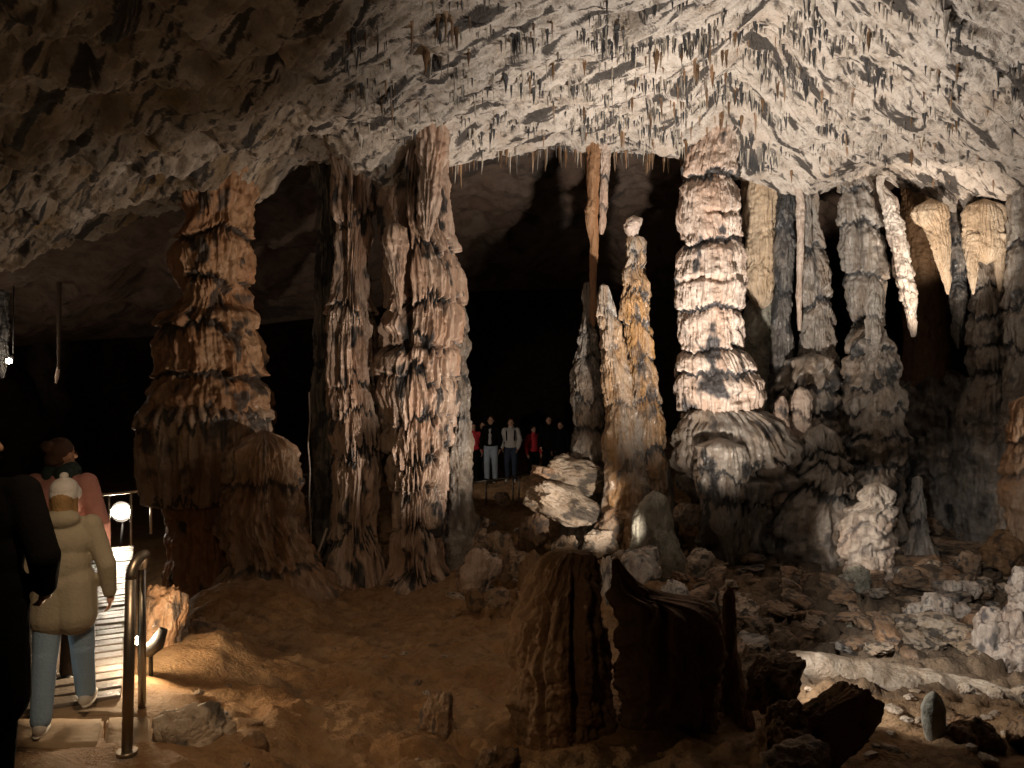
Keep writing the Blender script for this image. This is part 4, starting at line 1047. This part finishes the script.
def foot(px, py, Y): return P(px, py, Y)
person('child in khaki-grey jacket, white hat and blue jeans walking away on the paving', foot(64, 722, 4.35), 1.36, .30, khaki, jeans, shoe_w, M['hair_blond'],
       arms=[((-.25, .02, 1.10), (-.24, .08, .88)), ((.27, -.01, 1.10), (.28, .06, .87))], stride=-.9, coat=.22, hood=True, hat=white, hairstyle='long', vox=.008, slim=1.0)
person('person in pink jacket and dark scarf with tied-up brown hair, ahead of the child', foot(61, 682, 5.25), 1.66, .1, pink, brownt, shoe_d, M['hair_brown'],
       collar=green, hairstyle='bun', vox=.009, stride=.3, arms=[((-.25, .02, 1.10), (-.22, .10, .88)), ((.26, 0, 1.10), (.25, .08, .86))], slim=1.0, headturn=-.5)
person('large dark silhouetted person in a long black coat at the left edge', foot(-30, 825, 3.25) , 1.72, .1, black, black, shoe_d, M['hair_black'],
       coat=.45, arms=[((-.27, .0, 1.10), (-.27, .06, .86)), ((.31, -.04, 1.12), (.24, .12, .95))], slim=1.2, vox=.009, headturn=-.7)
FP = [ # distant visitors
 ('distant visitor at far left of the group in a red top', 473, 20.9, 1.60, red, black, None, None, PI+.3, None),
 ('distant visitor in a black jacket beside the red top', 483, 21.2, 1.66, black, black, None, None, PI-.3, None),
 ('distant visitor in an open black jacket over grey shirt and pale jeans', 491, 20.6, 1.76, black, mjean, greyc, None, PI-.2, None),
 ('distant visitor in a pale jacket with a dark bag, centre of the group', 511, 20.6, 1.70, palec, dkjean, None, black, PI-.1, None),
 ('distant visitor in a red jacket half lost in the dark, between two pairs', 533, 21.2, 1.55, red, black, None, None, PI+.6, None),
 ('distant tall visitor in dark clothes, standing right of centre', 549, 20.8, 1.78, black, black, None, None, PI, None),
 ('distant visitor in a dark jacket at far right of the group', 561, 20.6, 1.62, black, black, None, None, PI-.5, None)]
for i, (lab, px, Y, h, tp, lg, inn, pack, hd, _) in enumerate(FP):
    x = (px-512)/F*Y
    person(lab, (x, Y, P(px, 482, Y).z), h, hd, tp, lg, shoe_d if i != 3 else shoe_w, M['hair_brown'] if i in (2, 3) else M['hair_black'], vox=.013, inner=inn, pack=pack, hairstyle='long' if i in (3, 4, 6) else 'short', stride=.25 if i % 2 else -.2,
           arms=[((-.25, .0, 1.12), (-.20, .12, .90)), ((.25, .0, 1.12), (.22, .14, .92))] if i % 2 else None)
# platform the visitors stand on
boulder('broad flat dark rock platform under the distant visitors', 462, 580, 482, 512, 21.0, 701, 'rubble', (0, 0, 0), .55, cuts=4, bump=.02, name='rock_platform', cat='rock', sub=5, strat=0)

# low lamp tucked behind the near handrail
LOW = P(141, 648, 5.45)
ll = empty('path_lamp', Vector((LOW.x, LOW.y, gz(LOW.x, LOW.y)))); tag(ll, 'low hooded lamp tucked between the near handrail and the tan leaning rock', 'lamp')
bm = bmesh.new(); bmesh.ops.create_uvsphere(bm, u_segments=16, v_segments=8, radius=.03)
me = bpy.data.meshes.new('bulb'); bm.to_mesh(me); bm.free(); o = link('bulb', me, M['lens'], ll); o.location = LOW+Vector((-.01, -.02, .06))-Vector(ll.location)
link('hood', tube_mesh('hood', rel(ll, [LOW+Vector((.0, .02, -.03)), LOW+Vector((.05, .01, -.02)), LOW+Vector((.11, 0, .03)), LOW+Vector((.15, .02, .13))]), [.03, .05, .055, .03], 14), M['housing'], ll)
link('stem', tube_mesh('stem', rel(ll, [LOW+Vector((.06, .02, -.02)), Vector((LOW.x+.06, LOW.y+.02, gz(LOW.x, LOW.y)-.03))]), .015), M['housing'], ll)
# floodlight body and lens
FLP = P(683, 641, 6.5)
link('housing', tube_mesh('housing', rel(fl, [FLP+Vector((0, -.03, .0)), FLP+Vector((.0, .07, .04))]), [.075, .10], 16), M['housing'], fl)
bm = bmesh.new(); bmesh.ops.create_uvsphere(bm, u_segments=16, v_segments=8, radius=.085)
for v in bm.verts: v.co.y *= .25
me = bpy.data.meshes.new('lens'); bm.to_mesh(me); bm.free(); o = link('lens', me, M['lens2'], fl); o.location = FLP+Vector((0, .085, .045))-Vector(fl.location)
link('stand', tube_mesh('stand', rel(fl, [FLP, FLP-Vector((0, 0, .35))]), .02), M['housing'], fl)

# ------------------------------------------------------------------ lights
def spot(loc, target, energy, color, angle, blend=.5, size=.12, name='flood'):
    l = bpy.data.lights.new(name, 'SPOT'); l.energy = energy; l.color = color; l.spot_size = math.radians(angle); l.spot_blend = blend; l.shadow_soft_size = size
    o = bpy.data.objects.new(name, l); COL.objects.link(o); o.location = loc
    d = Vector(target)-Vector(loc); o.rotation_euler = d.to_track_quat('-Z', 'Y').to_euler(); return o
def point(loc, energy, color, size=.1, name='bulb'):
    l = bpy.data.lights.new(name, 'POINT'); l.energy = energy; l.color = color; l.shadow_soft_size = size
    o = bpy.data.objects.new(name, l); COL.objects.link(o); o.location = loc; return o
W = (1, .84, .68); N = (1, .92, .82); O = (1, .66, .36)
spot((2.15, 7.4, -.45), P(712, 200, 11.3), 610, W, 78, .7, .05, 'stump_flood')
spot((1.72, 9.1, -.25), P(568, 495, 11.6), 170, W, 40, .8, .05, 'pile_fill')  # added to brighten the boulder pile
spot((1.0, 7.0, -.25), P(352, 300, 11.6), 420, W, 34, .7, .05, 'second_column_fill')  # narrow beam added to brighten the second column
spot((1.95, 8.95, -.30), P(425, 345, 11.5), 600, W, 66, .6, .05, 'side_flood')
spot(P(735, 600, 7.6)+Vector((0, 0, .15)), P(730, 80, 10.0), 1650, N, 96, 1.0, .08, 'roof_flood')
spot((6.2, 6.8, -.1), P(870, 260, 11.8), 190, W, 50, .7, .06, 'column_flood')
spot((2.2, 4.6, 1.1), P(985, 615, 8.0), 230, N, 46, .6, .03, 'rubble_flood')
spot((1.72, 5.75, .02), P(950, 690, 6.0), 80, N, 84, .5, .03, 'floor_flood')
spot(P(990, 400, 9.8), P(935, 250, 11.7), 480, W, 46, .5, .05, 'drape_flood')
spot((2.6, 8.0, .2), P(868, 530, 9.9), 150, W, 30, .5, .05, 'stalagmite_flood')
point(LP+Vector((0, -.22, 0)), 35, W, .1, 'path_lamp')
point(LOW+Vector((.03, -.05, .14)), 40, (1, .74, .46), .05, 'low_path_lamp')
spot((-1.3, 2.5, 2.4), P(300, 690, 6.2), 120, (1, .70, .42), 76, 1.0, .10, 'mud_fill')  # unseen warm fill from near the camera, added for the mud floor
spot((-4.6, 8.4, -.9), P(90, 130, 9), 90, (1, .74, .48), 110, 1.0, .10, 'left_roof_fill')  # weak uplight added to lift the far left ceiling
spot((-7.2, 10.5, -.6), P(90, 292, 16), 110, (1, .74, .50), 85, 1.0, .10, 'left_vault_fill')  # weak spot added so the left vault shows
point(P(9, 361, 14.8), 8, W, .05, 'edge_lamp')
spot(P(430, 430, 16.6), P(515, 445, 20.5), 85, W, 60, .6, .08, 'visitor_fill')  # added light on the distant visitors, no source seen

w = bpy.data.worlds.new('World'); C.world = w; w.use_nodes = True
w.node_tree.nodes['Background'].inputs[0].default_value = (.05, .04, .035, 1); w.node_tree.nodes['Background'].inputs[1].default_value = .02

cam = bpy.data.cameras.new('Camera'); co = bpy.data.objects.new('Camera', cam); COL.objects.link(co)
cam.sensor_width = 36; cam.lens = 36*F/1024; cam.clip_end = 200
co.location = (0, 0, CAMZ); co.rotation_euler = (PI/2, 0, 0); C.camera = co
C.view_settings.view_transform = 'Standard'; C.view_settings.look = 'None'; C.view_settings.gamma = 1; C.view_settings.exposure = 0
try: C.view_settings.use_curve_mapping = False
except Exception: pass
C.cycles.use_denoising = True; C.cycles.max_bounces = 5; C.cycles.diffuse_bounces = 2
